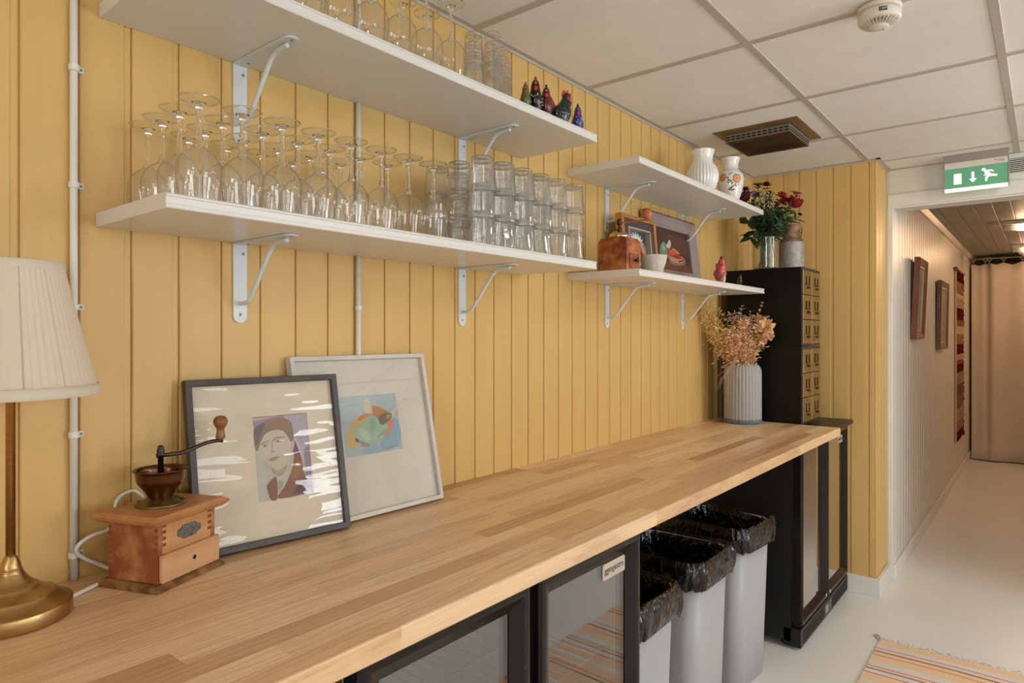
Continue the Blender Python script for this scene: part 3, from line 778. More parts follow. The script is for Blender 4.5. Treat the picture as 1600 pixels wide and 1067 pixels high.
# ------------------------------------------------------------------ table lamp
BRASS = M('antique_brass', (180, 148, 100), (196, 164, 112), scale=30, stretch=(1, 1, 6), rough=0.33, metal=1.0)
def M_shade():
    k = N('pleated_shade_fabric'); p = k.p; p.inputs['Base Color'].default_value = lin((236, 226, 210)); p.inputs['Roughness'].default_value = .8
    tr = k.n('ShaderNodeBsdfTranslucent'); tr.inputs['Color'].default_value = lin((240, 226, 200)); mx = k.n('ShaderNodeMixShader'); mx.inputs[0].default_value = .3
    k.l(p.outputs[0], mx.inputs[1]); k.l(tr.outputs[0], mx.inputs[2]); k.l(mx.outputs[0], k.out.inputs['Surface']); return k.m
SHADE = M_shade()
LX, LY = 0.279, -0.113
t = thing('table_lamp', 'brass table lamp with a white pleated shade beside the box coffee mill', 'lamp', (LX, LY, WT))
prof = [(0, .001), (.0745, .001), (.0762, .002), (.0770, .004), (.0770, .0215), (.0764, .0228), (.0745, .0238), (.0710, .0252), (.0640, .0290), (.0585, .0335), (.0562, .0362), (.0556, .0372), (.0530, .0380), (.0470, .0405), (.0400, .0445), (.0352, .0480), (.0346, .0492), (.0325, .0502), (.0270, .0545), (.0205, .0620), (.0160, .0690), (.0148, .0715), (.0150, .0720), (.0152, .0735), (.0135, .0740), (.0128, .0790), (.0105, .0870), (.0075, .0930), (.0062, .0950), (0, .0950)]
b = MB(); b.lathe(prof, 56); b.build('base', BRASS, t)
b = MB(); b.lathe([(0, .094), (.0062, .094), (.0062, .33), (.0085, .332), (.0085, .345), (.013, .347), (.013, .40), (0, .40)], 24); b.build('pole', BRASS, t)
zb, zt, rb, rt = 0.333, 0.526, .1105, .0645
npl = 64
def pleat(a, z):
    q = a / (2 * PI) * npl; u = q - math.floor(q)
    j = .5 + .5 * math.sin(math.floor(q) * 12.9898)
    return 1 + (.010 + .012 * j) * (u - .5) * (1 if u < .9 else -4)
zz = [zb + (zt - zb) * i / 8 for i in range(9)]
b = MB(); b.lathe([(rb + (rt - rb) * (i / 8) - .0008 * math.sin(PI * i / 8), z) for i, z in enumerate(zz)], npl * 6, rmod=pleat); sh = b.build('shade', SHADE, t)
b = MB(); b.lathe([(rb + .0015, zb - .004), (rb + .0030, zb - .003), (rb + .0008, zb + .0125), (rb - .0010, zb + .0125), (rb - .001, zb - .004)], 72); b.build('lower_band', SHADE, sh)
b = MB(); b.lathe([(rt + .0032, zt - .010), (rt + .0030, zt + .001), (rt + .0005, zt + .002), (rt - .001, zt + .001), (rt - .001, zt - .010)], 72); b.build('upper_band', SHADE, sh)
b = MB()
for a in (0, 2 * PI / 3, 4 * PI / 3): b.tube([(.006 * math.cos(a), .006 * math.sin(a), .385), ((rt - .002) * math.cos(a), (rt - .002) * math.sin(a), zt - .012)], .0012, 6)
b.build('spider', BRASS, sh)
b = MB(); b.lathe([(0, .40), (.012, .402), (.013, .415), (.024, .44), (.028, .46), (.024, .482), (.012, .495), (0, .498)], 20); b.build('bulb', M('opal_bulb', (240, 236, 228), rough=.3), t)
CORDM = M('white_cord', (232, 228, 220), rough=.45)
b = MB(); b.tube(catmull([(.350, -.105, WT + .0045), (.368, -.092, WT + .0035), (.392, -.078, WT + .0035), (.425, -.058, WT + .0035), (.445, -.035, WT + .006), (.430, -.022, WT + .018), (.405, -.020, WT + .036), (.390, -.026, WT + .054), (.396, -.030, WT + .068), (.416, -.028, WT + .076), (.440, -.024, WT + .079), (.452, -.016, WT + .10), (.456, -.014, WT + .123), (.470, -.012, WT + .134), (.490, -.012, WT + .134), (.51, -.012, WT + .10), (.52, -.012, WT + .01)], False, 6), .0033, 8)
tag(b.build('lamp_cord', CORDM), 'white electric cord looping on the worktop behind the coffee mill', 'cord')

# ------------------------------------------------------------------ box coffee mill on the worktop
W1 = M('old_beech_front', (186, 132, 82), (206, 154, 102), scale=6, stretch=(1, 6, 6), rough=.5, bump=.06, bscale=20)
W2 = M('red_brown_worn_side', (140, 78, 46), (190, 130, 82), scale=22, rough=.5, bump=.08, bscale=40, lo=.45, hi=.7)
W3 = M('mill_lid_wood', (176, 116, 72), (198, 140, 92), scale=6, stretch=(1, 8, 8), rough=.42, bump=.05)
W4 = M('worn_dark_base', (96, 62, 32), (150, 108, 60), scale=40, rough=.5, bump=.1, lo=.4, hi=.62)
JNT = M('end_grain', (110, 58, 28), (140, 78, 42), scale=30, rough=.6)
COPPER = M('tarnished_copper', (92, 62, 46), (118, 88, 64), scale=14, rough=.24, metal=1.0)
OLDBR = M('dull_brass_flange', (112, 100, 66), (134, 120, 80), scale=24, rough=.34, metal=1.0)
IRON = M('dark_iron', (66, 54, 52), (84, 70, 66), scale=40, rough=.4, metal=.9, bump=.05)
ZINC = M('stamped_zinc', (96, 98, 104), (132, 134, 138), scale=120, rough=.45, metal=.8, bump=.3, bscale=160)
KNOBW = M('turned_knob_wood', (118, 74, 36), (152, 104, 60), scale=12, stretch=(1, 1, 5), rough=.38)
t = thing('coffee_mill', 'old wooden box coffee mill with copper hopper standing beside the lamp', 'coffee mill', (0.500, -0.1, WT), math.radians(22))
# local x runs along the drawer front, -y faces the room
hw, hd = 0.0755, 0.0640
def frus(b, x, y, z0, z1, i):
    b.loft([[(-x, -y, z0), (x, -y, z0), (x, y, z0), (-x, y, z0)], [(-x + i, -y + i, z1), (x - i, -y + i, z1), (x - i, y - i, z1), (-x + i, y - i, z1)]], smooth=False)
b = MB(); b.box(-hw, hw, -hd, hd, .0005, .005); frus(b, hw, hd, .005, .012, .007); b.build('base', W4, t)
bx_, by_ = hw - .0125, hd - .0115; bt = .108
for q0 in (-bx_, bx_ - .009):
    b = MB(); b.box(q0, q0 + .009, -by_, by_, .012, bt); b.build('side_panel', W2, t)
b = MB(); b.box(-bx_ + .009, bx_ - .009, -by_ + .0005, -by_ + .009, .012, bt); b.build('front_panel', W1, t)
b = MB(); b.box(-bx_ + .009, bx_ - .009, by_ - .009, by_ - .0005, .012, bt); b.build('rear_panel', W1, t)
b = MB()
for k in range(9):
    z = .018 + k * .0105
    if z > .060: b.box(-bx_ + .0088, -bx_ + .016, -by_ - .0003, -by_ + .004, z, z + .0052); b.box(bx_ - .016, bx_ - .0088, -by_ - .0003, -by_ + .004, z, z + .0052)
    b.box(-bx_ - .0003, -bx_ + .004, -by_ + .0005, -by_ + .007, z + .005, z + .0102) if z > .052 else None
    b.box(-bx_ - .0003, -bx_ + .004, by_ - .0075, by_ - .0005, z + .004, z + .0092)
b.build('finger_joints', JNT, t)
b = MB(); b.cbox(-bx_ + .001, bx_ + .003, -by_ - .009, -by_ - .0002, .0125, .058, c=.0016); dr = b.build('drawer', M('drawer_beech', (196, 146, 104), (214, 168, 126), scale=5, stretch=(1, 6, 6), rough=.5, bump=.06), t)
b = MB(); b.lathe([(0, .0004), (.0036, .0004), (.0040, .0001), (.0040, -.001)], 16); b.build('knob_hole', BLACK, dr, (.006, -by_ - .0092, .036), (PI / 2, 0, 0))
pts = [(p[0] + .003, p[1] + .083) for p in catmull([(-.026, 0, 0), (-.024, .006, 0), (-.017, .0075, 0), (-.014, .0115, 0), (0, .0115, 0), (.014, .0115, 0), (.017, .0075, 0), (.024, .006, 0), (.026, 0, 0), (.024, -.006, 0), (.017, -.0075, 0), (.014, -.0115, 0), (0, -.0115, 0), (-.014, -.0115, 0), (-.017, -.0075, 0), (-.024, -.006, 0)], True, 3)]
b = MB(); b.prism(pts, -by_ - .0012, -by_ - .0001, 'y'); b.build('plaque', ZINC, t)
lw, ld = hw + .008, hd + .006
b = MB(); frus(b, lw - .010, ld - .010, bt, bt + .004, -.006); frus(b, lw - .004, ld - .004, bt + .004, bt + .010, -.004); frus(b, lw, ld, bt + .010, bt + .016, .008); b.build('lid', W3, t)
zt_ = bt + .016
b = MB(); b.lathe([(0, zt_), (.0400, zt_), (.0405, zt_ + .002), (.038, zt_ + .004), (.031, zt_ + .008), (.0225, zt_ + .011), (.021, zt_ + .013), (0, zt_ + .013)], 40, (0, 0.006, 0)); fl = b.build('flange', OLDBR, t)
for a in (0.5, 2.1, 3.7, 5.2):
    b = MB(); b.lathe([(0, .0022), (.0022, .0016), (.0032, 0)], 12); b.build('rivet', IRON, fl, (.034 * math.cos(a), .006 + .034 * math.sin(a), zt_ + .0052))
z = zt_ + .012
b = MB(); b.lathe([(0, z), (.0195, z), (.020, z + .003), (.0245, z + .010), (.030, z + .018), (.0365, z + .026), (.0385, z + .032), (.0390, z + .042), (.0405, z + .046), (.0438, z + .048), (.0440, z + .0495), (.0425, z + .0498), (.0385, z + .0465), (.037, z + .042), (.0365, z + .032), (.0345, z + .026), (.028, z + .018), (.0, z + .010)], 44, (0, .006, 0)); b.build('hopper', COPPER, t)
zc = z + .05
b = MB(); b.lathe([(0, z + .012), (.0046, z + .012), (.0046, zc + .020), (.0065, zc + .021), (.0066, zc + .025), (.0058, zc + .027), (.0066, zc + .029), (.0060, zc + .033), (.0048, zc + .0345), (.0052, zc + .037), (.0035, zc + .040), (0, zc + .0405)], 18, (0, .006, 0)); b.build('spindle', IRON, t)
ca = math.radians(-20)
def cr(d_, zz_): return (d_ * math.cos(ca), .006 + d_ * math.sin(ca), zz_)
pth = catmull([cr(-.006, zc + .023), cr(.012, zc + .022), cr(.035, zc + .022), cr(.055, zc + .026), (cr(.075, zc + .032)), cr(.095, zc + .035), cr(.112, zc + .034)], False, 5)
b = MB(); b.tube(pth, [.0048] + [.0036] * (len(pth) - 2) + [.0044], 8); b.build('crank_arm', IRON, t)
b = MB(); b.lathe([(0, 0), (.0065, 0), (.0088, .004), (.0078, .010), (.0066, .016), (.0072, .021), (.0110, .026), (.0128, .032), (.0120, .038), (.0085, .0425), (.004, .044), (0, .0442)], 24); b.build('knob', KNOBW, t, cr(.109, zc + .037))

# ------------------------------------------------------------------ framed pictures
PRINT = M_col('watercolour_paper', rough=.85, var=.09, scale=40, spec=.1)
OILP = M_col('oil_paint', rough=.5, var=.22, scale=70, bump=.2, spec=.4)
def art(name, parent, W, H, y, layers, mat, du=0.0, dv=0.0, closed_sub=5):
    """flat picture of W x H in the local xz plane; layers: (rgb, [(u,v)...] 0..1 from top-left, smooth?)"""
    b = MB()
    for i, (c, pts, sm) in enumerate(layers):
        q = [(u * W - W / 2 + du, y - i * .00006, (1 - v) * H + dv) for u, v in pts]
        if sm: q = catmull(q, True, closed_sub)
        b.poly(q, c)
    return b.build(name, mat, parent)
R4 = [(0, 0), (1, 0), (1, 1), (0, 1)]
def el(cx, cy, rx, ry, n=14, rot=0):
    return [(cx + rx * math.cos(a) * math.cos(rot) - ry * math.sin(a) * math.sin(rot), cy + rx * math.cos(a) * math.sin(rot) + ry * math.sin(a) * math.cos(rot)) for a in [2 * PI * i / n for i in range(n)]]
def frame_bars(t, W, H, fw, dp, mat, sec=None):
    """four mitred bars, front at y=-dp/2"""
    def bar(p):
        sec_ = sec or [(0, dp / 2), (0, -dp / 2 + .001), (.001, -dp / 2), (fw - .001, -dp / 2), (fw, -dp / 2 + .001), (fw, dp / 2)]
        corners = {'b': ((-W / 2, 0), (W / 2, 0), (1, 1), (-1, 1)), 't': ((W / 2, H), (-W / 2, H), (-1, -1), (1, -1)), 'l': ((-W / 2, H), (-W / 2, 0), (1, -1), (1, 1)), 'r': ((W / 2, 0), (W / 2, H), (-1, 1), (-1, -1))}[p]
        (ax, az), (bx2, bz), (s1x, s1z), (s2x, s2z) = corners
        n = len(sec_)
        r0 = [(ax + u * s1x, y, az + u * s1z) for u, y in sec_]; r1 = [(bx2 + u * s2x, y, bz + u * s2z) for u, y in sec_]
        b = MB(); b.loft([r1, r0], smooth=False); return b
    for p in 'btlr': bar(p).build('frame_bar', mat, t)
def lean(t, bl, br, H, top_y):
    """stand a picture on bl-br (front bottom corners, xy) leaning back"""
    a = math.atan2(br[1] - bl[1], br[0] - bl[0]); mx, my = (bl[0] + br[0]) / 2, (bl[1] + br[1]) / 2
    tl = math.asin(min(.9, (top_y - my) / H))
    t.location.x, t.location.y = mx, my; t.rotation_euler = (-tl, 0, a)

FR_DARK = M('dark_stained_frame', (58, 50, 48), (74, 64, 60), scale=20, stretch=(1, 1, 1), rough=.45, bump=.06, bscale=60)
FR_WHT = M('white_washed_frame', (196, 192, 186), (210, 205, 198), scale=14, rough=.5, bump=.05, bscale=50)
BACKP = M('hardboard_back', (120, 84, 52), rough=.8)
WAVY = M_thin('wavy_acrylic', tint=(0.97, 0.965, 0.955), edge=(.8, .8, .8), rough=.01, boost=0.7, bump=0.5, bscale=1.0, bdist=.02, stretch=(3.0, 3.0, 20.0))
GLAZE = M_thin('picture_glass', tint=(0.97, 0.968, 0.96), edge=(.8, .8, .8), rough=.01, boost=1.6)

# portrait
W, H = 0.316, 0.334
t = thing('framed_portrait', 'dark framed watercolour portrait of a person in a brown jacket', 'picture', (0, 0, WT + .0035))
frame_bars(t, W, H, .0125, .018, FR_DARK)
b = MB(); b.box(-W / 2 + .006, W / 2 - .006, .003, .006, .006, H - .006); b.build('backing', BACKP, t)
iw, ih = W - .02, H - .02
def conv(P, l0=80, l1=270, y0=150, y1=940, w0=560, w1=480):
    out = []
    for x, y in P:
        f = (y - y0) / (y1 - y0); L = l0 + (l1 - l0) * f; ww = w0 + (w1 - w0) * f
        y_ = y + (x - L) / ww * 60 * f
        out.append(((x - L) / ww, max(0, min(1, (y_ - y0) / (y1 - y0)))))
    return out
u0, u1, v0, v1 = .395, .785, .225, .765
def sub(P): return [(u0 + (u1 - u0) * max(0, min(1, u)), v0 + (v1 - v0) * v) for u, v in P]
skin, hair, jac, shirt, inkc = (206, 196, 180), (150, 132, 118), (146, 108, 96), (198, 196, 180), (148, 136, 124)
LY_ = [((226, 214, 196), R4, False), ((196, 186, 186), sub([(0, 0), (1, 0), (1, 1), (0, 1)]), False),
       ((182, 174, 188), sub([(.62, .0), (1, 0), (1, 1), (.8, 1), (.9, .6), (.78, .3)]), False),
       ((158, 142, 162), sub([(.9, .45), (1, .4), (1, .98), (.86, .95)]), False), ((170, 150, 176), sub([(.0, .05), (.55, .0), (.6, .06), (.2, .1), (.02, .2)]), False),
       ((196, 196, 190), sub([(.0, .2), (.1, .25), (.12, .5), (.2, .7), (.1, 1), (0, 1)]), False),
       ((128, 98, 128), sub(conv([(530, 400), (560, 450), (605, 560), (545, 540), (520, 500)])), True),
       (hair, sub(conv([(105, 290), (130, 230), (230, 190), (340, 170), (430, 190), (490, 240), (520, 390), (480, 405), (430, 330), (390, 300), (280, 295), (215, 330), (182, 460), (140, 440), (115, 350)])), True),
       ((122, 118, 120), sub(conv([(110, 290), (140, 235), (210, 215), (190, 300), (165, 400), (130, 370)])), True),
       ((160, 132, 112), sub(conv([(240, 210), (340, 180), (420, 210), (470, 300), (400, 285), (300, 270)])), True),
       (skin, sub(conv([(183, 450), (215, 335), (280, 287), (390, 292), (450, 345), (490, 410), (505, 480), (490, 530), (500, 560), (450, 690), (400, 715), (370, 680), (330, 622), (250, 565), (212, 530)])), True),
       ((196, 184, 166), sub(conv([(493, 405), (520, 400), (530, 440), (518, 490), (505, 500), (497, 460)])), True),
       (shirt, sub(conv([(360, 670), (410, 700), (450, 690), (540, 530), (535, 600), (480, 780), (425, 912), (405, 800)])), True),
       ((168, 176, 160), sub(conv([(400, 770), (440, 750), (455, 790), (430, 850), (415, 820)])), True),
       (jac, sub(conv([(375, 715), (402, 780), (418, 915), (370, 925), (335, 850), (315, 790)])), True),
       (jac, sub(conv([(543, 520), (612, 572), (640, 690), (700, 862), (430, 912), (480, 790), (525, 660)])), True),
       ((112, 86, 100), sub(conv([(640, 770), (690, 850), (600, 880), (560, 860)])), True),
       ((160, 116, 96), sub(conv([(560, 590), (600, 600), (600, 700), (540, 760), (520, 720)])), True),
       (inkc, sub(conv([(192, 408), (230, 388), (275, 380), (272, 387), (232, 396), (198, 416)])), True),
       (inkc, sub(conv([(305, 378), (350, 352), (420, 352), (420, 359), (352, 362), (312, 386)])), True),
       ((180, 170, 156), sub(conv(el(240, 425, 22, 13))), True), ((180, 170, 156), sub(conv(el(365, 388, 28, 13))), True),
       ((136, 126, 116), sub(conv(el(240, 425, 9, 9))), True), ((136, 126, 116), sub(conv(el(366, 388, 10, 10))), True),
       ((184, 172, 156), sub(conv([(300, 400), (312, 410), (325, 470), (355, 478), (340, 490), (300, 494), (308, 470)])), True),
       ((164, 142, 128), sub(conv([(295, 556), (330, 538), (385, 530), (385, 537), (340, 550), (300, 562)])), True),
       ((178, 160, 146), sub(conv([(305, 560), (345, 552), (375, 545), (350, 568), (315, 570)])), True),
       ((182, 168, 150), sub(conv([(330, 630), (400, 660), (470, 610), (450, 690), (400, 715), (365, 685)])), True),
       ((120, 106, 98), sub([(.0, .0), (1.0, .0), (1.0, .006), (.0, .006)]), False), ((100, 88, 90), sub([(.994, 0), (1, 0), (1, 1), (.994, 1)]), False)]
art('painting', t, iw, ih, .0025, LY_, PRINT, 0, .01)
b = MB(); b.box(-iw / 2, iw / 2, -.0042, -.003, .01, H - .01); b.build('glazing', WAVY, t)
lean(t, (0.562, -0.082), (0.876, -0.124), H, -0.036)
# white framed abstract
W, H = 0.384, 0.374
t = thing('framed_watercolour', 'white framed abstract watercolour with a green and orange form on blue', 'picture', (0, 0, WT + .0035))
frame_bars(t, W, H, .0105, .020, FR_WHT)
b = MB(); b.box(-W / 2 + .006, W / 2 - .006, .004, .007, .006, H - .006); b.build('backing', BACKP, t)
iw, ih = W - .018, H - .018
u0, u1, v0, v1 = .300, .752, .245, .635
def cv(P):
    out = []
    for x, y in P:
        L = 45 + (y - 200) / 750 * 125
        out.append(((x - L) / 690, (y - 225 + (x - L) / 690 * 60 * 1.1) / 740))
    return out
LY_ = [((226, 218, 206), R4, False), ((182, 195, 203), sub([(0, 0), (1, 0), (1, 1), (0, 1)]), False),
       ((186, 200, 208), sub([(.0, .1), (.35, .0), (.5, .2), (.3, .45), (.05, .6)]), True), ((150, 182, 206), sub([(.75, .55), (.95, .45), (1, .8), (.8, .97), (.6, .9), (.7, .7)]), True),
       ((160, 190, 210), sub([(.3, .9), (.45, .8), (.6, .97), (.35, .99)]), True),
       ((222, 206, 182), sub(cv([(335, 260), (385, 235), (425, 320), (445, 400), (400, 440), (355, 380)])), True),
       ((220, 206, 176), sub(cv([(660, 440), (760, 330), (735, 420), (700, 480)])), True),
       ((222, 186, 122), sub(cv([(390, 425), (300, 455), (215, 560), (160, 700), (170, 800), (240, 850), (300, 800), (250, 650), (330, 550), (400, 480)])), True),
       ((208, 150, 92), sub(cv([(385, 430), (320, 450), (280, 490), (300, 520), (380, 470)])), True),
       ((196, 138, 84), sub(cv([(438, 338), (485, 328), (560, 365), (645, 425), (570, 510), (530, 505), (460, 430)])), True),
       ((236, 150, 128), sub(cv(el(410, 450, 24, 22))), True), ((232, 140, 124), sub(cv(el(475, 450, 24, 18))), True),
       ((236, 140, 92), sub(cv([(640, 560), (690, 525), (712, 500), (705, 600), (650, 705), (612, 712), (630, 640)])), True),
       ((172, 202, 178), sub(cv([(480, 465), (392, 490), (330, 550), (270, 592), (238, 650), (280, 735), (350, 780), (440, 828), (560, 735), (642, 660), (640, 590), (560, 565), (520, 510)])), True),
       ((192, 214, 190), sub(cv([(300, 640), (350, 610), (420, 700), (430, 780), (340, 730)])), True), ((150, 184, 158), sub(cv([(560, 680), (640, 620), (640, 660), (520, 750)])), True),
       ((158, 192, 168), sub(cv([(430, 520), (470, 480), (500, 560), (460, 700), (430, 640)])), True),
       ((132, 116, 104), sub(cv([(532, 500), (570, 445), (640, 420), (690, 445), (680, 505), (600, 572), (550, 565)])), True),
       ((178, 160, 110), sub(cv([(620, 455), (660, 440), (680, 470), (630, 510)])), True),
       ((186, 146, 150), sub(cv([(325, 772), (380, 795), (440, 828), (395, 848), (350, 835)])), True), ((128, 106, 112), sub(cv([(262, 728), (315, 768), (298, 785), (268, 770)])), True),
       ((110, 110, 116), sub([(.60, .952), (.74, .945), (.74, .951), (.6, .958)]), False), ((110, 110, 116), sub([(.76, .94), (.94, .93), (.94, .937), (.76, .947)]), False)]
art('painting', t, iw, ih, .003, LY_, PRINT, 0, .009)
b = MB(); b.box(-iw / 2, iw / 2, -.0042, -.003, .009, H - .009); b.build('glazing', GLAZE, t)
lean(t, (0.795, -0.089), (1.178, -0.100), H, -0.016)
# ------------------------------------------------------------------ things on the right-hand shelves
COPB = M('rusty_copper_box', (124, 60, 28), (196, 122, 70), scale=26, rough=.42, bump=.12, bscale=50, lo=.38, hi=.66, metal=.15)
t = thing('box_grinder', 'rust-coloured box coffee grinder with a crank on the shelf with pictures', 'coffee mill', (1.965, -0.163, S3))
b = MB(); q = .0565
b.loft([[(x, y, z) for x, y in rrect(a * .098, a * .116, .003, 3)] for a, z in ((1.0, 0), (1.0, .003), (.975, .006), (.975, .096), (.93, .106), (.88, .108), (.88, .112), (.84, .113))], smooth=False); b.build('body', COPB, t)
b = MB(); b.cbox(-.030, .030, -.0600, -.0568, .010, .060, c=.001); dr = b.build('drawer', COPB, t)
b = MB(); b.lathe([(0, 0), (.003, 0), (.003, .006), (.007, .009), (.008, .012), (.005, .015), (0, .0155)], 16); b.build('knob', IRON, dr, (0, -.060, .036), (PI / 2, 0, 0))
b = MB(); b.lathe([(0, .113), (.034, .113), (.0345, .122), (.031, .130), (.022, .136), (.010, .138), (0, .138)], 32); b.build('dome', M('polished_nickel_brass', (190, 170, 130), (206, 190, 160), scale=9, rough=.16, metal=1), t)
b = MB(); b.lathe([(0, .137), (.008, .137), (.008, .148), (.0045, .150), (.0045, .160), (.009, .162), (.009, .176), (.005, .182), (0, .183)], 16); b.build('spindle', IRON, t)
b = MB(); b.tube(catmull([(-.006, 0, .168), (.02, -.018, .170), (.05, -.042, .176), (.078, -.066, .182)], False, 4), .0028, 8); b.build('crank_arm', M('bronze_arm', (150, 96, 56), rough=.3, metal=1), t)
b = MB(); b.lathe([(0, 0), (.008, 0), (.012, .004), (.0155, .012), (.0165, .020), (.0145, .029), (.009, .036), (.004, .0385), (0, .039)], 24); b.build('knob', M('pale_red_wood_knob', (176, 92, 58), (196, 112, 72), scale=10, rough=.35), t, (.078, -.066, .183))

STONE = M('grey_stoneware', (196, 188, 176), (212, 204, 192), scale=160, rough=.7, bump=.12, bscale=200)
t = thing('stone_mortar', 'pale grey stone mortar with a wooden pestle at the shelf edge', 'mortar', (2.100, -0.222, S3))
b = MB(); b.lathe([(0, 0), (.0335, 0), (.0345, .003), (.0350, .016), (.0360, .018), (.0365, .020), (.0420, .034), (.0475, .058), (.0478, .064), (.0455, .0645), (.042, .050), (.034, .030), (.020, .018), (0, .015)], 48); b.build('bowl', STONE, t)
b = MB(); b.mx = Matrix.Translation((-.018, .012, .028)) @ Matrix.Rotation(math.radians(-28), 4, 'Y') @ Matrix.Rotation(math.radians(-10), 4, 'X')
b.lathe([(0, -.006), (.008, -.004), (.011, .004), (.010, .014), (.0078, .026), (.0090, .066), (.0115, .082), (.008, .090), (0, .092)], 18); b.build('pestle', M('pestle_wood', (176, 116, 64), (192, 132, 80), scale=8, stretch=(1, 1, .3), rough=.5), t)

# water-lily painting
GOLD = M('gilt_edge', (186, 126, 62), (204, 146, 80), scale=30, rough=.4, metal=.4)
PLUM = M('plum_frame', (62, 50, 60), (74, 60, 70), scale=20, rough=.4)
t = thing('lily_painting', 'small painting of white water lilies in a dark and gilt frame', 'picture', (0, 0, S3 + .0035))
W, H = 0.268, 0.236
frame_bars(t, W, H, .016, .030, GOLD, [(0, .015), (0, -.011), (.003, -.015), (.007, -.015), (.009, -.012), (.016, -.012), (.016, .015)])
def inner(t, W, H, i0, fw, y0, y1, mat):
    for (x0, x1, z0, z1) in ((-W / 2 + i0, W / 2 - i0, i0, i0 + fw), (-W / 2 + i0, W / 2 - i0, H - i0 - fw, H - i0), (-W / 2 + i0, -W / 2 + i0 + fw, i0 + fw, H - i0 - fw), (W / 2 - i0 - fw, W / 2 - i0, i0 + fw, H - i0 - fw)):
        b = MB(); b.cbox(x0, x1, y0, y1, z0, z1, c=.001); b.build('inner_frame', mat, t)
inner(t, W, H, .0161, .030, -.010, .012, PLUM); inner(t, W, H, .0462, .007, -.012, .012, M('pale_slip', (178, 156, 136), rough=.5))
def lily(cx, cy, s):
    L = []
    rr = random.Random(int(cx * 100))
    for ring_, n, ln, c in ((0, 9, 1.0, (186, 196, 204)), (1, 8, .8, (214, 218, 220)), (2, 7, .58, (232, 232, 228))):
        for i in range(n):
            a = PI * (i + .5 * (ring_ % 2)) / (n - 1) + PI
            dx, dy = math.cos(a) * s * ln * 1.1, math.sin(a) * s * ln
            px, py = -math.sin(a) * s * .16, math.cos(a) * s * .16
            L.append((c, [(cx, cy), (cx + dx * .5 + px, cy + dy * .5 + py), (cx + dx, cy + dy), (cx + dx * .5 - px, cy + dy * .5 - py)], True))
    for i in range(7):
        a = PI * i / 6; L.append(((206, 212, 214), [(cx, cy), (cx + math.cos(a) * s * .5 - .03, cy + math.sin(a) * s * .25), (cx + math.cos(a) * s * .95, cy + math.sin(a) * s * .42), (cx + math.cos(a) * s * .5 + .03, cy + math.sin(a) * s * .2)], True))
    L.append(((222, 190, 110), el(cx, cy - .02, s * .2, s * .13), True)); return L
LY_ = [((96, 108, 118), R4, False), ((124, 136, 146), [(0, .3), (.5, .25), (1, .4), (1, .6), (.4, .55), (0, .6)], True), ((70, 78, 78), [(.6, 0), (1, 0), (1, .35), (.8, .3)], True), ((84, 100, 108), [(0, .8), (.4, .7), (1, .85), (1, 1), (0, 1)], True)] + lily(.52, .34, .33) + lily(.40, .80, .34)
art('painting', t, W - .104, H - .104, .010, LY_, OILP, 0, .052)
b = MB(); b.box(-W / 2 + .02, W / 2 - .02, .0121, .0145, .02, H - .02); b.build('backing', BACKP, t)
lean(t, (2.128, -0.088), (2.394, -0.088), H, -0.066)
# still life
GREYW = M('mauve_grey_wood_frame', (140, 122, 122), (156, 138, 136), scale=8, stretch=(1, 1, 1), rough=.55, bump=.08, bscale=40)
CHIP = M('chipped_gilt', (88, 60, 44), (170, 140, 110), scale=70, rough=.6, bump=.2, lo=.5, hi=.6)
t = thing('still_life_painting', 'wide grey framed still life of vegetables behind the mortar', 'picture', (0, 0, S3 + .0035))
W, H = 0.475, 0.296
frame_bars(t, W, H, .006, .026, CHIP)
frame_bars(t, W - .0125, H - .0125, .052, .022, GREYW, [(0, .010), (0, -.014), (.004, -.016), (.040, -.004), (.044, -.006), (.050, -.004), (.052, -.001), (.052, .010)])
for o in list(t.children):
    if o.data.materials[0] is GREYW: o.location.z = .00625
i0 = .060
VG = [((74, 46, 40), R4, False), ((92, 58, 48), [(.35, .15), (.9, .1), (1, .5), (.6, .5)], True), ((112, 66, 48), [(0, .85), (.4, .78), (1, .84), (1, 1), (0, 1)], True),
      ((150, 112, 88), [(.40, .60), (.72, .58), (.86, .66), (.84, .78), (.7, .84), (.48, .84), (.40, .74)], True), ((176, 146, 118), [(.44, .66), (.7, .64), (.82, .70), (.7, .78), (.5, .78)], True),
      ((184, 62, 44), [(.36, .52), (.46, .46), (.60, .50), (.76, .62), (.70, .68), (.52, .66), (.40, .62)], True), ((206, 92, 58), [(.42, .52), (.52, .50), (.62, .58), (.5, .6)], True), ((150, 40, 36), [(.52, .6), (.66, .6), (.68, .66), (.56, .66)], True),
      ((196, 128, 84), [(.50, .44), (.60, .44), (.72, .54), (.62, .54)], True), ((112, 132, 112), [(.18, .5), (.26, .34), (.34, .32), (.38, .44), (.36, .66), (.24, .70), (.18, .62)], True), ((148, 164, 142), [(.25, .42), (.31, .38), (.33, .5), (.27, .56)], True),
      ((200, 188, 180), [(.40, .36), (.44, .26), (.48, .24), (.5, .34), (.46, .44), (.42, .46)], True), ((212, 204, 198), el(.40, .40, .035, .05), True), ((60, 44, 40), [(.66, .74), (.80, .68), (.82, .69), (.68, .76)], True)]
art('painting', t, W - 2 * i0, H - 2 * i0, .006, VG, OILP, 0, i0)
b = MB(); b.box(-W / 2 + .02, W / 2 - .02, .0101, .0125, .02, H - .02); b.build('backing', BACKP, t)
lean(t, (2.400, -0.058), (2.875, -0.058), H, -0.022)

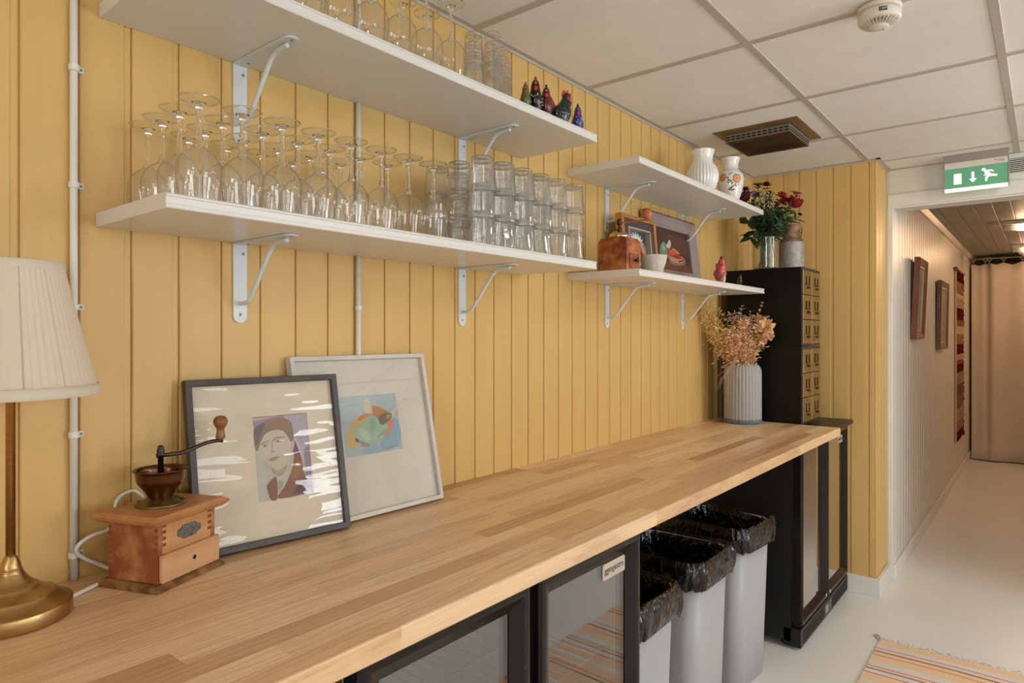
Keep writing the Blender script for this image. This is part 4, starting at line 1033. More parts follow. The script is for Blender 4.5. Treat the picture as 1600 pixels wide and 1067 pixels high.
# ceramic birds
GLZ = {}
def glaze(c):
    if c not in GLZ: GLZ[c] = M('glaze_%d_%d_%d' % c, c, tuple(max(0, int(v * .86)) for v in c), scale=40, rough=.18, spec=.6)
    return GLZ[c]
def bird(loc, h, body, comb, label, rz=0.0, face=(196, 40, 44), tail=None, dots=None, fat=1.0, breast=None, name='ceramic_rooster'):
    """glazed pottery rooster facing -x locally; parts body, comb, tail, face, wings, beak"""
    t = thing(name, label, 'figurine', loc, rz, 'pottery roosters')
    G = glaze(body); f = fat
    ring = []
    for (cx, rx, ry, z) in ((0, .16, .14, 0), (0, .20, .17, .03), (.01, .15, .13, .09), (.03, .24, .17, .20), (.04, .30, .20, .32), (.02, .29, .195, .43), (-.05, .215, .165, .55), (-.10, .155, .13, .66), (-.13, .130, .11, .76), (-.14, .115, .098, .84), (-.13, .075, .066, .90), (-.12, .02, .02, .93)):
        ring.append([(h * (cx + rx * f * math.cos(a)), h * ry * f * math.sin(a), h * z) for a in [2 * PI * i / 20 for i in range(20)]])
    b = MB(); b.loft(ring); b.build('body', G, t)
    b = MB(); b.prism([(h * x, h * z) for x, z in catmull2([(-.26, .84), (-.24, .93), (-.19, .92), (-.16, 1.0), (-.10, .95), (-.05, .99), (-.01, .90), (-.02, .80), (-.06, .70), (-.10, .82)])], -h * .032, h * .032, 'y', smooth=True); b.build('comb', glaze(comb), t)
    b = MB()
    for s in (-1, 1): b.ell((-.15 * h, s * .088 * f * h, .74 * h), (.062 * h, .035 * h, .075 * h))
    b.ell((-.26 * h, 0, .66 * h), (.035 * h, .05 * h, .07 * h)); b.build('wattles', glaze(face), t)
    b = MB(); b.loft([[(-.24 * h - .10 * h * u, .045 * h * (1 - u) * math.cos(a), .80 * h - .02 * h * u + .04 * h * (1 - u) * math.sin(a)) for a in [2 * PI * i / 8 for i in range(8)]] for u in (0, .5, .95)]); b.build('beak', glaze((206, 156, 70)), t)
    tl = tail or body
    b = MB(); b.prism([(h * x, h * z) for x, z in catmull2([(.20, .30), (.30, .36), (.40, .50), (.44, .66), (.38, .78), (.30, .70), (.22, .56), (.14, .46)])], -h * .05, h * .05, 'y', smooth=True); b.build('tail', glaze(tl), t)
    b = MB()
    for s in (-1, 1): b.ell((.06 * h, s * .185 * f * h, .36 * h), (.16 * h, .035 * h, .10 * h))
    b.build('wings', glaze(breast or body), t)
    if dots:
        rr = random.Random(int(h * 1e5)); b = MB()
        for i in range(26):
            a = rr.uniform(0, 2 * PI); zz = rr.uniform(.22, .56); k = min(range(12), key=lambda q: abs((0, .03, .09, .2, .32, .43, .55, .66, .76, .84, .9, .93)[q] - zz))
            P = ring[k]; p = P[int(a / (2 * PI) * 20) % 20]; b.ell((p[0], p[1], zz * h), (.016 * h, .016 * h, .022 * h), 8, 5)
        b.build('painted_dots', glaze(dots), t)
    return t
def catmull2(P): return [(p[0], p[1]) for p in catmull([(x, z, 0) for x, z in P], True, 4)]
FACE_CAM = math.radians(38)
bird((1.352, -0.236, S2), .074, (88, 98, 56), (60, 60, 40), 'olive green pottery rooster, nearest the stacked tumblers', FACE_CAM, dots=None)
bird((1.395, -0.236, S2), .100, (26, 18, 20), (176, 42, 40), 'tall black spotted pottery rooster with a red comb', FACE_CAM, dots=(214, 196, 140))
bird((1.440, -0.238, S2), .092, (96, 34, 34), (60, 22, 28), 'maroon pottery rooster next to the black spotted one', FACE_CAM)
bird((1.512, -0.240, S2), .104, (26, 44, 40), (206, 50, 46), 'dark green pottery rooster with a tall red tail', math.radians(150), tail=(176, 38, 40), dots=(206, 176, 84))
bird((1.603, -0.232, S2), .086, (44, 60, 142), (40, 50, 120), 'small blue pottery rooster at the end of the top shelf', FACE_CAM, dots=(206, 210, 220))
bird((2.665, -0.240, S3), .112, (226, 100, 96), (150, 60, 48), 'salmon pink pottery hen on the shelf with the pictures', FACE_CAM, face=(196, 48, 60), tail=(170, 96, 60), fat=1.05, name='ceramic_hen')
bird((2.632, -0.266, S3), .042, (224, 206, 190), (200, 70, 60), 'tiny white chick figurine in front of the pink hen', FACE_CAM, dots=(180, 90, 70), name='ceramic_chick')
bird((2.83, -0.262, S3), .046, (30, 26, 34), (196, 74, 60), 'tiny black rooster figurine at the end of the shelf', FACE_CAM, face=(206, 90, 76))

# white vases
MILK = M('milk_glass', (232, 230, 226), (236, 234, 230), scale=6, rough=.14, spec=.6, coat=.3)
def flute(n, d):
    return lambda a, z: 1 + (d * (abs(math.sin(a * n / 2)) - .6) if .008 < z < .118 else 0)
t = thing('fluted_vase', 'white fluted milk-glass vase with a flared neck', 'vase', (2.585, -0.195, S4))
b = MB(); b.lathe([(0, 0), (.040, 0), (.042, .004), (.046, .012), (.056, .035), (.0635, .062), (.0640, .078), (.0600, .098), (.052, .114), (.0445, .126), (.0415, .138), (.0420, .150), (.0450, .164), (.0505, .178), (.0500, .180), (.044, .168), (.040, .150), (.040, .138), (.05, .11), (.055, .07), (.04, .01), (0, .008)], 144, rmod=flute(30, .075)); b.build('body', MILK, t)
t = thing('floral_vase', 'white milk-glass vase painted with orange flowers', 'vase', (2.882, -0.200, S4))
vp = [(0, 0), (.030, 0), (.032, .004), (.038, .024), (.0480, .055), (.0555, .090), (.0580, .112), (.0555, .130), (.0470, .146), (.0375, .155), (.0340, .162), (.0335, .175), (.0365, .193), (.0430, .208), (.0425, .210), (.035, .195), (.031, .175), (.032, .16), (.045, .14), (.05, .10), (.03, .01), (0, .008)]
b = MB(); b.lathe(vp, 64); b.build('body', MILK, t)
def on_vase(th, z, off=.0006):
    for (r0, z0), (r1, z1) in zip(vp[:14], vp[1:14]):
        if z0 <= z <= z1: r = r0 + (r1 - r0) * (z - z0) / max(1e-6, z1 - z0); break
    else: r = .05
    return ((r + off) * math.cos(th), (r + off) * math.sin(th), z)
DEC = M_col('painted_decor', rough=.3, var=.2, scale=300)
b = MB()
def vblob(t0, z0, rt_, rz_, c, n=10, wob=.2, off=.0006):
    rr = random.Random(int(t0 * 77 + z0 * 999)); pts = []
    for i in range(n):
        a = 2 * PI * i / n; k = 1 + wob * (rr.random() - .5) * 2
        pts.append(on_vase(t0 + rt_ * k * math.cos(a), z0 + rz_ * k * math.sin(a), off))
    ctr = on_vase(t0, z0, off + .0003)
    for i in range(n): b._add([ctr, pts[i], pts[(i + 1) % n]], [(0, 1, 2)], c)
tc = math.atan2(-(1.2954 - .2), -2.882)   # towards the room's middle
for (dt, z0, s) in ((.50, .108, 1.35), (-.60, .116, 1.1)):
    for k in range(7):
        a = 2 * PI * k / 7; vblob(tc + dt + .17 * s * math.cos(a), z0 + .0105 * s * math.sin(a), .11 * s, .0065 * s, (206, 138, 84), 9, .25, .0005)
    vblob(tc + dt, z0, .14 * s, .0085 * s, (226, 172, 116), 10, .2, .0012); vblob(tc + dt, z0, .05 * s, .003 * s, (150, 80, 50), 8, .2, .0018)
for (dt, z0, s) in ((-.05, .128, .45), (.06, .132, .4), (-.20, .114, .5), (-.10, .102, .6), (.02, .096, .6), (.12, .088, .6), (-.15, .092, .5), (.20, .074, .6), (.05, .068, .7), (-.05, .062, .6), (.35, .080, .5), (.48, .076, .5), (.62, .082, .5), (.15, .058, .6), (.30, .060, .6)):
    vblob(tc + dt, z0, .075 * s * 2, .0065 * s, (112, 84, 70), 7, .5)
b.build('painted_flowers', DEC, t)

# milk can on the cabinet
CAN = M('rusty_galvanised', (150, 142, 136), (176, 168, 160), scale=60, rough=.55, metal=.3, bump=.06)
CANR = M('rusted_neck', (120, 78, 50), (160, 128, 100), scale=30, rough=.6, metal=.2, bump=.1)
CZ = 1.6455
t = thing('milk_can', 'small rusty metal milk can with a wire handle on the black cabinet', 'milk can', (3.430, -0.303, CZ))
b = MB(); b.lathe([(0, 0), (.058, 0), (.060, .003), (.0595, .006), (.060, .135), (.061, .138), (.060, .142), (.055, .150), (0, .150)], 48); b.build('body', CAN, t)
b = MB(); b.lathe([(.0595, .143), (.052, .155), (.044, .163), (.0415, .168), (.0405, .180), (.0415, .205), (.0460, .222), (.0475, .224), (.0470, .226), (.042, .218), (.038, .200), (.037, .17), (0, .165)], 44); b.build('neck', CANR, t)
b = MB(); b.tube(catmull([(.035, -.030, .212), (.050, -.036, .216), (.066, -.030, .200), (.070, -.026, .180), (.066, -.024, .162), (.058, -.022, .150)], False, 5), .0016, 6); b.tube(catmull([(-.02, -.040, .195), (-.012, -.046, .205), (.0, -.048, .208), (.012, -.046, .204), (.016, -.042, .194), (0, -.044, .188), (-.012, -.044, .19)], True, 4), .0012, 6); b.build('wire_handle', IRON, t)

# ------------------------------------------------------------------ plants
def leafstrip(b, base, d, up, L, Wd, bend=.3, col=None, n=3):
    """bent pointed leaf as a strip of quads"""
    d = Vector(d).normalized(); up = Vector(up); side = d.cross(up)
    if side.length < 1e-4: side = d.cross(Vector((1, .3, .2)))
    side.normalize(); nrm = side.cross(d).normalized()
    P = Vector(base); vs = []; prof = [0.25, 1.0, .8, .0] if n == 3 else [.3, .9, 1, .7, 0]
    for i in range(n + 1):
        t_ = i / n; c = P + d * L * t_ - nrm * bend * L * t_ * t_; w_ = Wd * prof[i] / 2
        vs += [tuple(c - side * w_), tuple(c + side * w_)]
    b._add(vs, [(2 * i, 2 * i + 1, 2 * i + 3, 2 * i + 2) for i in range(n)], col, True)
RGT = Vector((0.633, -0.774, 0)); FWD = Vector((0.774, 0.633, 0)); UPV = Vector((0, 0, 1))
def leafmat(name, c1, c2, rough=.6, tr=.25):
    k = N(name); p = k.p; v = k.coords((1, 1, 1)); f = k.noise(v, 25, 3); col = k.ramp(f, [(.3, lin(c1)), (.7, lin(c2))]); k.l(col, p.inputs['Base Color']); p.inputs['Roughness'].default_value = rough
    t_ = k.n('ShaderNodeBsdfTranslucent'); k.l(col, t_.inputs['Color']); mx = k.n('ShaderNodeMixShader'); mx.inputs[0].default_value = tr
    k.l(p.outputs[0], mx.inputs[1]); k.l(t_.outputs[0], mx.inputs[2]); k.l(mx.outputs[0], k.out.inputs['Surface']); return k.m
STEMD = M('dried_stem', (150, 112, 70), rough=.7); STEMG = M('green_stem', (92, 112, 62), (70, 92, 50), scale=20, rough=.5)

# --- dried bouquet in ribbed vase
VX, VY = 3.112, -0.172
FROST = None
k = N('frosted_ribbed_glass'); p = k.p; p.inputs['Base Color'].default_value = lin((208, 206, 204)); p.inputs['Roughness'].default_value = .30; p.inputs['Transmission Weight'].default_value = .45; p.inputs['IOR'].default_value = 1.3; p.inputs['Specular IOR Level'].default_value = .4; FROST = k.m
t = thing('ribbed_vase', 'frosted grey ribbed cylinder vase at the end of the worktop', 'vase', (VX, VY, WT + .0004))
n = 34
rib = lambda a, z: 1 + (.048 * (abs(math.cos(a * n / 2)) - .6) if z > .004 else 0)
b = MB(); b.lathe([(0, 0), (.081, 0), (.084, .004), (.084, .020), (.0838, .235), (.0815, .255), (.075, .270), (.064, .2795), (.052, .282), (.050, .280), (.060, .270), (.074, .25), (.0765, .23), (.0765, .024), (0, .018)], n * 6, rmod=rib); b.build('body', FROST, t)
k = N('thick_glass_foot'); k.p.inputs['Base Color'].default_value = lin((120, 134, 150)); k.p.inputs['Roughness'].default_value = .25; k.p.inputs['Transmission Weight'].default_value = .4
b = MB(); b.lathe([(0, .0002), (.0835, .0002), (.0862, .004), (.0862, .018), (.0852, .021), (.084, .021), (.084, .0)], n * 6, rmod=rib); b.build('foot', k.m, t)
V0 = Vector((VX, VY, WT + .27))
def DP(dx, dzpx, dep=0.0): return V0 + RGT * dx * .0031 + FWD * dep + UPV * ((563 - dzpx) * .0031 - .0)
def spray(name, label, tip, col, kind, seed, L=.02, Wd=.008, cnt=90, spread=.06, from_=.35, root=(0, 0)):
    rr = random.Random(seed); t = thing(name, label, 'dried plant', tuple(V0), 0, 'dried flowers in the ribbed vase')
    r0 = RGT * root[0] + FWD * root[1] - UPV * .15; T = Vector(tip) - V0
    mid = r0.lerp(T, .5) * .9 + UPV * .03; mid.x *= .6; mid.y *= .6
    path = [Vector(p) for p in catmull([tuple(r0), tuple((RGT * root[0] + FWD * root[1]) * 1.0), tuple(mid), tuple(T)], False, 8)]
    b = MB(); b.tube([tuple(p) for p in path], .0011, 5); b.build('stem', STEMD, t)
    b = MB(); n0 = int(len(path) * from_)
    for i in range(cnt):
        q = rr.random(); k_ = min(len(path) - 1, int(n0 + (len(path) - n0) * q)); P = path[k_]; ax = (path[min(k_ + 1, len(path) - 1)] - path[k_ - 1]).normalized()
        rd = Vector((rr.gauss(0, 1), rr.gauss(0, 1), rr.gauss(0, 1))); rd = (rd - ax * rd.dot(ax)).normalized()
        if kind == 'plume':
            s = (1 - q) * .9 + .15; leafstrip(b, P + rd * .004, ax * 1.2 + rd * .55, rd, L * s * rr.uniform(.7, 1.2), Wd, .15)
        elif kind == 'sprig':
            leafstrip(b, P, ax * .6 + rd, ax, L * rr.uniform(.7, 1.1), Wd, .25)
        elif kind == 'fluff':
            c = P + rd * spread * abs(rr.gauss(0, .55)) + ax * rr.uniform(-.01, .02)
            d2 = (rd + ax * .4 + Vector((rr.gauss(0, .5), rr.gauss(0, .5), rr.gauss(0, .5))))
            leafstrip(b, c, d2, Vector((rr.gauss(0, 1), rr.gauss(0, 1), rr.gauss(0, 1))), L * rr.uniform(.6, 1.3), Wd, .3)
    o = b.build('foliage', col, t); o['kind'] = 'stuff'; return t
YEL = leafmat('dried_yellow', (236, 200, 122), (244, 214, 142)); ORG = leafmat('dried_orange', (238, 190, 142), (246, 210, 170)); PNK = leafmat('dried_dusty_pink', (200, 164, 146), (220, 188, 168)); WHT = leafmat('dried_white', (234, 222, 206), (242, 232, 220)); TAN = leafmat('dried_tan', (222, 178, 128), (234, 196, 150)); MUS = leafmat('dried_mustard', (200, 140, 40), (220, 164, 66))
spray('dried_fern', 'feathery yellow dried fern leaning left out of the ribbed vase', DP(-56, 482), YEL, 'fluff', 1, .017, .0050, 900, .052, .55)
spray('dried_fern', 'lower feathery yellow dried fern beside the wall', DP(-42, 512, .01), YEL, 'fluff', 2, .016, .0050, 800, .048, .6)
for i, (dx, pz, dep, lb, m_) in enumerate(((-22, 512, -.03, 'left of the middle', ORG), (-4, 500, -.04, 'tallest in the middle', ORG), (-14, 535, -.05, 'low in front', ORG), (4, 528, -.05, 'low on the right of the middle', ORG), (-28, 533, .01, 'low at the left rim', ORG))):
    spray('dried_statice', 'peach dried statice spray, ' + lb, DP(dx, pz, dep), m_, 'fluff', 10 + i, .013, .0075, 950, .043, .45)
spray('dried_statice', 'dusty pink dried spray standing at the back', DP(-8, 488, .05), PNK, 'fluff', 21, .014, .0075, 800, .048, .45)
spray('dried_statice', 'dusty pink dried spray to the right of the middle', DP(8, 495, .03), PNK, 'fluff', 22, .014, .0075, 700, .045, .45)
spray('bleached_sprig', 'cream bleached leaf sprig rising at the top of the bouquet', DP(-3, 472, -.01), WHT, 'sprig', 31, .030, .012, 22, 0, .7)
spray('bleached_sprig', 'cream bleached leaf sprig in front on the right', DP(14, 502, -.06), WHT, 'sprig', 32, .024, .011, 30, 0, .5)
spray('dried_grass_plume', 'tall tan grass plume at the upper right of the bouquet', DP(30, 466, .0), TAN, 'plume', 41, .030, .006, 170, 0, .55)
spray('dried_grass_plume', 'shorter tan grass plume beside the tall one', DP(24, 486, -.02), TAN, 'plume', 42, .026, .006, 120, 0, .55)
spray('dried_statice', 'tan dried spray on the right under the plume', DP(22, 512, -.02), TAN, 'fluff', 61, .015, .008, 700, .042, .45)
spray('dried_statice', 'tan dried spray at the upper right behind the large flower', DP(30, 492, .02), TAN, 'fluff', 62, .016, .008, 600, .040, .55)
spray('bleached_sprig', 'small cream sprig at the upper right beside the plume', DP(12, 480, .0), WHT, 'sprig', 33, .024, .010, 26, 0, .6)
spray('dried_mustard_spray', 'mustard yellow dried spray low on the right', DP(12, 530, -.05), MUS, 'sprig', 51, .014, .007, 90, 0, .3)
spray('dried_mustard_spray', 'mustard yellow dried tip at the right edge', DP(40, 504, -.03), MUS, 'sprig', 52, .014, .006, 46, 0, .75)
def big_flower(center, s, label, seed):
    rr = random.Random(seed); c = Vector(center) - V0
    t = thing('dried_peony', label, 'dried plant', tuple(V0), 0, 'dried flowers in the ribbed vase')
    b = MB(); b.tube(catmull([tuple(-UPV * .15), (0, 0, 0), tuple(c * .6), tuple(c)], False, 6), .0014, 5); b.build('stem', STEMD, t)
    b = MB()
    for i in range(34):
        d = Vector((rr.gauss(0, 1), rr.gauss(0, 1), rr.gauss(0, 1))).normalized()
        tg = d.cross(Vector((rr.gauss(0, 1), rr.gauss(0, 1), rr.gauss(0, 1)))).normalized()
        leafstrip(b, c + d * s * rr.uniform(.1, .45), tg * rr.uniform(.3, .9) + d, Vector((rr.gauss(0, 1), rr.gauss(0, 1), rr.gauss(0, 1))), s * rr.uniform(.5, .8), s * rr.uniform(.4, .65), rr.uniform(-.3, .6), None, 4)
    b.build('petals', leafmat('dried_peach_petal', (232, 184, 132), (242, 204, 160)), t)
big_flower(DP(29, 503, -.05), .048, 'large papery peach flower on the right of the bouquet', 5); big_flower(DP(24, 520, -.05), .034, 'smaller papery peach flower below the large one', 6); big_flower(DP(36, 516, -.04), .026, 'brownish withered flower at the right edge', 8)
t = thing('drooping_grass', 'pale dried grass blades drooping over the left of the ribbed vase', 'dried plant', tuple(V0), 0, 'dried flowers in the ribbed vase')
rr = random.Random(9)
for i in range(15):
    a = rr.uniform(-.02, .02); ex = rr.uniform(-52, -16); ez = rr.uniform(575, 615); dep = -.10 + rr.uniform(-.02, .01)
    pts = catmull([tuple(RGT * -.03 - UPV * .02), tuple(RGT * -.045 - FWD * .05 + UPV * (.05 + a)), tuple(RGT * (-.07 + a) - FWD * .08 + UPV * (.02 + a)), tuple(RGT * ex * .0031 + FWD * dep + UPV * ((563 - ez) * .0031))], False, 6)
    b = MB(); b.tube(pts, [.0016 * (1 - .8 * j / len(pts)) for j in range(len(pts))], 4); b.build('blade', PNK if i % 2 else TAN, t)

# --- fresh bouquet in glass jar on the cabinet
GXc, GYc = 3.298, -0.222
t = thing('glass_jar_vase', 'clear cylindrical glass vase of fresh flowers on the black cabinet', 'vase', (GXc, GYc, CZ))
b = MB(); b.lathe([(.0575, .010), (.0585, .020), (.0585, .150), (.0595, .156)], 48); b.build('body', THIN, t)
b = MB(); b.lathe([(0, .001), (.056, .001), (.0582, .005), (.0575, .010), (0, .012)], 48); b.build('base', SOLID, t)
b = MB(); b.lathe([(.0585, .154), (.0605, .157), (.0585, .159), (.0565, .157)], 48, closed=True); b.build('rim', SOLID, t)
G0 = Vector((GXc, GYc, CZ + .15))
def GP(px, py, dep=0.0): return G0 + RGT * (px - 1199) * .00316 + FWD * dep + UPV * ((522.5 - py) * .00316 + 1.328 - (CZ + .15))
LEAFG = leafmat('rose_leaf', (36, 58, 40), (54, 82, 52), .45, .15); LEAFL = leafmat('light_leaf', (74, 104, 70), (96, 126, 84), .5, .2)
def petal_head(b, c, axis, s, kind, rr):
    ax = Vector(axis).normalized(); u = ax.orthogonal().normalized(); v = ax.cross(u)
    if kind == 'rose':
        for lay, n_, tilt, L in ((0, 4, .25, .95), (1, 5, .40, 1.0), (2, 6, .62, 1.0), (3, 6, .95, .85)):
            for i in range(n_):
                a = 2 * PI * (i + lay * .37) / n_; rd = u * math.cos(a) + v * math.sin(a)
                leafstrip(b, c - ax * s * .6 + rd * s * (.12 + .07 * lay), ax + rd * tilt, -rd, s * 1.5 * L, s * 1.15, .30 - .18 * lay, None, 4)
        b.ell(tuple(c), (s * .45, s * .45, s * .7))
    elif kind == 'aster':
        for lay in range(2):
            for i in range(16):
                a = 2 * PI * (i + .5 * lay) / 16; rd = u * math.cos(a) + v * math.sin(a)
                leafstrip(b, c, rd + ax * (.25 + .3 * lay), ax, s * (1 - .25 * lay), s * .26, .15)
        b.ell(tuple(c + ax * s * .05), (s * .3, s * .3, s * .22))
    elif kind == 'mum':
        for lay in range(4):
            for i in range(14):
                a = 2 * PI * (i + .4 * lay) / 14; rd = u * math.cos(a) + v * math.sin(a)
                leafstrip(b, c, rd * (1.0 - .22 * lay) + ax * (.15 + .35 * lay), ax, s * (1 - .12 * lay), s * .30, -.2)
def flower(name, label, pos, s, col, kind, seed, leaves=3, leafm=None):
    s *= 1.45
    rr = random.Random(seed); c = Vector(pos) - G0; t = thing(name, label, 'flower', tuple(G0), 0, 'fresh flowers in the glass vase')
    base = Vector((rr.uniform(-.03, .03), rr.uniform(-.03, .03), -.135)); nk = Vector((rr.uniform(-.03, .03), rr.uniform(-.03, .03), .0))
    pts = [Vector(p) for p in catmull([tuple(base), tuple(nk), tuple(nk.lerp(c, .55) + UPV * .012), tuple(c - UPV * s * .3)], False, 8)]
    b = MB(); b.tube([tuple(p) for p in pts], .0018, 6); b.build('stem', STEMG, t)
    b = MB(); ax = (c - nk).normalized() * .5 + UPV * .6 - FWD * .35
    petal_head(b, c, ax, s, kind, rr); b.build('bloom', col, t)
    b = MB()
    for i in range(5):
        a = 2 * PI * i / 5; leafstrip(b, c - ax.normalized() * s * .5, ax * .5 + Vector((math.cos(a), math.sin(a), 0)) * .8, UPV, s * .8, s * .3, .2)
    b.build('sepals', leafm or LEAFG, t)
    for i in range(leaves):
        q = pts[int(len(pts) * rr.uniform(.5, .9))]; d = Vector((rr.gauss(0, 1), rr.gauss(0, 1), rr.uniform(-.2, .7)))
        b = MB(); leafstrip(b, q, d, UPV, rr.uniform(.045, .07), rr.uniform(.018, .028), .35, None, 4); b.build('leaf', leafm or LEAFG, t)
def pm(n, a, c): return leafmat(n, a, c, .5, .15)
CRIM = pm('crimson_petal', (142, 22, 38), (172, 36, 50)); RED = pm('red_petal', (156, 36, 44), (184, 52, 56)); MAR = pm('maroon_petal', (74, 16, 26), (104, 26, 34)); LIL = pm('lilac_petal', (140, 112, 176), (164, 136, 194)); VIO = pm('violet_petal', (66, 42, 84), (92, 60, 110)); PNKP = pm('pink_petal', (186, 110, 134), (204, 134, 152))
flower('rose', 'large crimson rose at the right of the fresh bouquet', GP(1241, 318, -.02), .026, CRIM, 'rose', 1, 4)
flower('aster', 'pink aster just above the crimson rose', GP(1247, 302, .01), .030, PNKP, 'aster', 2, 1)
flower('chrysanthemum', 'red chrysanthemum beside the crimson rose', GP(1221, 309, -.01), .030, RED, 'mum', 3, 2)
flower('aster', 'pale lilac aster over the shelf corner', GP(1175, 304, -.03), .024, LIL, 'aster', 4, 2)
flower('aster', 'dark violet aster at the top of the bouquet', GP(1186, 289, .0), .024, VIO, 'aster', 5, 2)
flower('chrysanthemum', 'maroon chrysanthemum at the top of the bouquet', GP(1199, 291, .0), .024, MAR, 'mum', 6, 2)
flower('rose', 'dark red rose partly hidden by the white vase', GP(1162, 309, .0), .028, MAR, 'rose', 7, 3)
flower('aster', 'violet aster in the middle of the bouquet', GP(1190, 300, .03), .022, VIO, 'aster', 12, 2)
flower('carnation', 'small red carnation low in the middle', GP(1210, 323, -.04), .018, RED, 'mum', 8, 2, LEAFL)
flower('carnation', 'small pink bud under the red chrysanthemum', GP(1225, 321, -.04), .011, PNKP, 'mum', 9, 2, LEAFL)
flower('carnation', 'small dark red bud at the right of the leaves', GP(1249, 337, -.01), .014, MAR, 'mum', 10, 2, LEAFL)
def greens(label, pos, n_, Lr, Wr, m_, seed, spread):
    rr = random.Random(seed); c = Vector(pos) - G0; t = thing('leafy_stem', label, 'foliage stem', tuple(G0), 0, 'greenery in the glass vase')
    nk = Vector((rr.uniform(-.03, .03), rr.uniform(-.03, .03), 0))
    pts = [Vector(p) for p in catmull([(rr.uniform(-.035, .035), rr.uniform(-.035, .035), -.135), tuple(nk), tuple(nk.lerp(c, .5)), tuple(c)], False, 8)]
    b = MB(); b.tube([tuple(p) for p in pts], .0016, 5); b.build('stem', STEMG, t)
    for i in range(n_):
        q = pts[int((len(pts) - 1) * rr.uniform(.45, 1))]; d = Vector((rr.gauss(0, 1), rr.gauss(0, 1), rr.gauss(.2, .6))) + (c - nk).normalized() * .5
        b = MB(); leafstrip(b, q, d, UPV + Vector((rr.gauss(0, .5), rr.gauss(0, .5), 0)), rr.uniform(*Lr), rr.uniform(*Wr), .3, None, 4); b.build('leaf', m_, t)
greens('dark glossy leaves spreading under the vase shelf', GP(1163, 345, -.01), 14, (.06, .095), (.034, .048), LEAFG, 21, .1)
greens('dark glossy leaves hanging over the left of the glass vase', GP(1168, 372, -.04), 9, (.06, .085), (.03, .042), LEAFG, 22, .1)
greens('dark leaves behind the violet asters', GP(1180, 312, .02), 16, (.04, .06), (.02, .03), LEAFG, 23, .1)
for i, (px, py, lb) in enumerate(((1215, 340, 'middle'), (1228, 345, 'right'), (1205, 352, 'front'), (1222, 365, 'low right'), (1195, 350, 'left'), (1240, 342, 'far right'), (1212, 372, 'low front'), (1208, 318, 'upper middle'), (1190, 328, 'upper left'), (1232, 328, 'upper right'), (1185, 362, 'low left'))):
    greens('slender green leaves at the %s of the fresh bouquet' % lb, GP(px, py, -.02 - .01 * (i % 3)), 26, (.035, .06), (.010, .018), LEAFL if i % 2 else LEAFG, 30 + i, .1)
flower('rose', 'second crimson rose just behind the large one', GP(1232, 312, .03), .020, CRIM, 'rose', 13, 3)
flower('chrysanthemum', 'dark plum chrysanthemum left of the filler flowers', GP(1170, 296, .03), .022, VIO, 'mum', 14, 3)
flower('chrysanthemum', 'maroon chrysanthemum behind the filler flowers', GP(1207, 302, .03), .020, MAR, 'mum', 15, 4)
for i, (px, py, lb) in enumerate(((1178, 322, 'below the lilac aster'), (1200, 312, 'among the filler flowers'), (1215, 325, 'under the red chrysanthemum'), (1236, 332, 'under the crimson rose'), (1220, 352, 'above the milk can'), (1192, 340, 'behind the shelf corner'), (1208, 335, 'in the heart of the bouquet'))):
    greens('dense dark green leaves ' + lb, GP(px, py, .0 + .01 * (i % 2)), 22, (.035, .06), (.014, .024), LEAFG, 80 + i, .1)
BB = M('baby_breath_white', (226, 218, 196), rough=.7)
for i, (px, py, lb, m_) in enumerate(((1186, 318, 'left', BB), (1200, 322, 'middle', BB), (1193, 306, 'upper', BB), (1200, 303, 'yellow', M('solidago_yellow', (206, 156, 60), rough=.7)))):
    rr = random.Random(60 + i); c = GP(px, py, -.04) - G0; t = thing('gypsophila_spray', 'cloud of tiny %s filler flowers in the fresh bouquet' % ('yellow' if i == 3 else 'white ' + lb), 'flower', tuple(G0), 0, 'fresh flowers in the glass vase')
    b = MB(); f2 = MB(); b.tube(catmull([(0, 0, -.12), (0, 0, 0), tuple(c * .6), tuple(c)], False, 5), .001, 4)
    for j in range(34):
        q = c + Vector((rr.gauss(0, .022), rr.gauss(0, .022), rr.gauss(0, .016))); b.tube([tuple(c * .72), tuple(c * .9 + (q - c) * .4), tuple(q)], .0004, 3); f2.ell(tuple(q), (.0028, .0028, .0024), 7, 5)
    b.build('stem', STEMG, t); o = f2.build('blossoms', m_, t); o['kind'] = 'stuff'

# ------------------------------------------------------------------ ceiling fittings
BRN = M('nicotine_brown_metal', (118, 92, 62), (140, 112, 78), scale=8, rough=.45, metal=.4)
GRY = M('grille_grey', (128, 120, 110), rough=.5)
def M_perf():
    k = N('perforated_sheet'); p = k.p; v = k.coords((1, 1, 1), False); vo = k.n('ShaderNodeTexVoronoi', voronoi_dimensions='2D'); vo.inputs['Scale'].default_value = 120; vo.inputs['Randomness'].default_value = 0; k.l(v, vo.inputs['Vector'])
    k.l(k.ramp(vo.outputs['Distance'], [(.42, lin((10, 8, 7))), (.56, lin((104, 84, 68)))]), p.inputs['Base Color']); p.inputs['Roughness'].default_value = .45; p.inputs['Metallic'].default_value = .5; return k.m
t = thing('ceiling_diffuser', 'brown square ventilation diffuser in the ceiling near the corner', 'vent', (2.988, -0.328, CEIL))
b = MB(); A, B_ = .188, .178
b.loft([[(x * A, y * B_, z) for x, y in ((-1, -1), (1, -1), (1, 1), (-1, 1))] for z in (-.0005, -.004)] + [[(x * (A - .03), y * (B_ - .03), -.010) for x, y in ((-1, -1), (1, -1), (1, 1), (-1, 1))]], smooth=False); b.build('flange', BRN, t)
b = MB(); a_, b_ = .142, .136
b.loft([[(x * a_, y * b_, z) for x, y in ((-1, -1), (1, -1), (1, 1), (-1, 1))] for z in (-.0102, -.040)], smooth=False, cap1=False); bx2 = b.build('box', GRY, t)
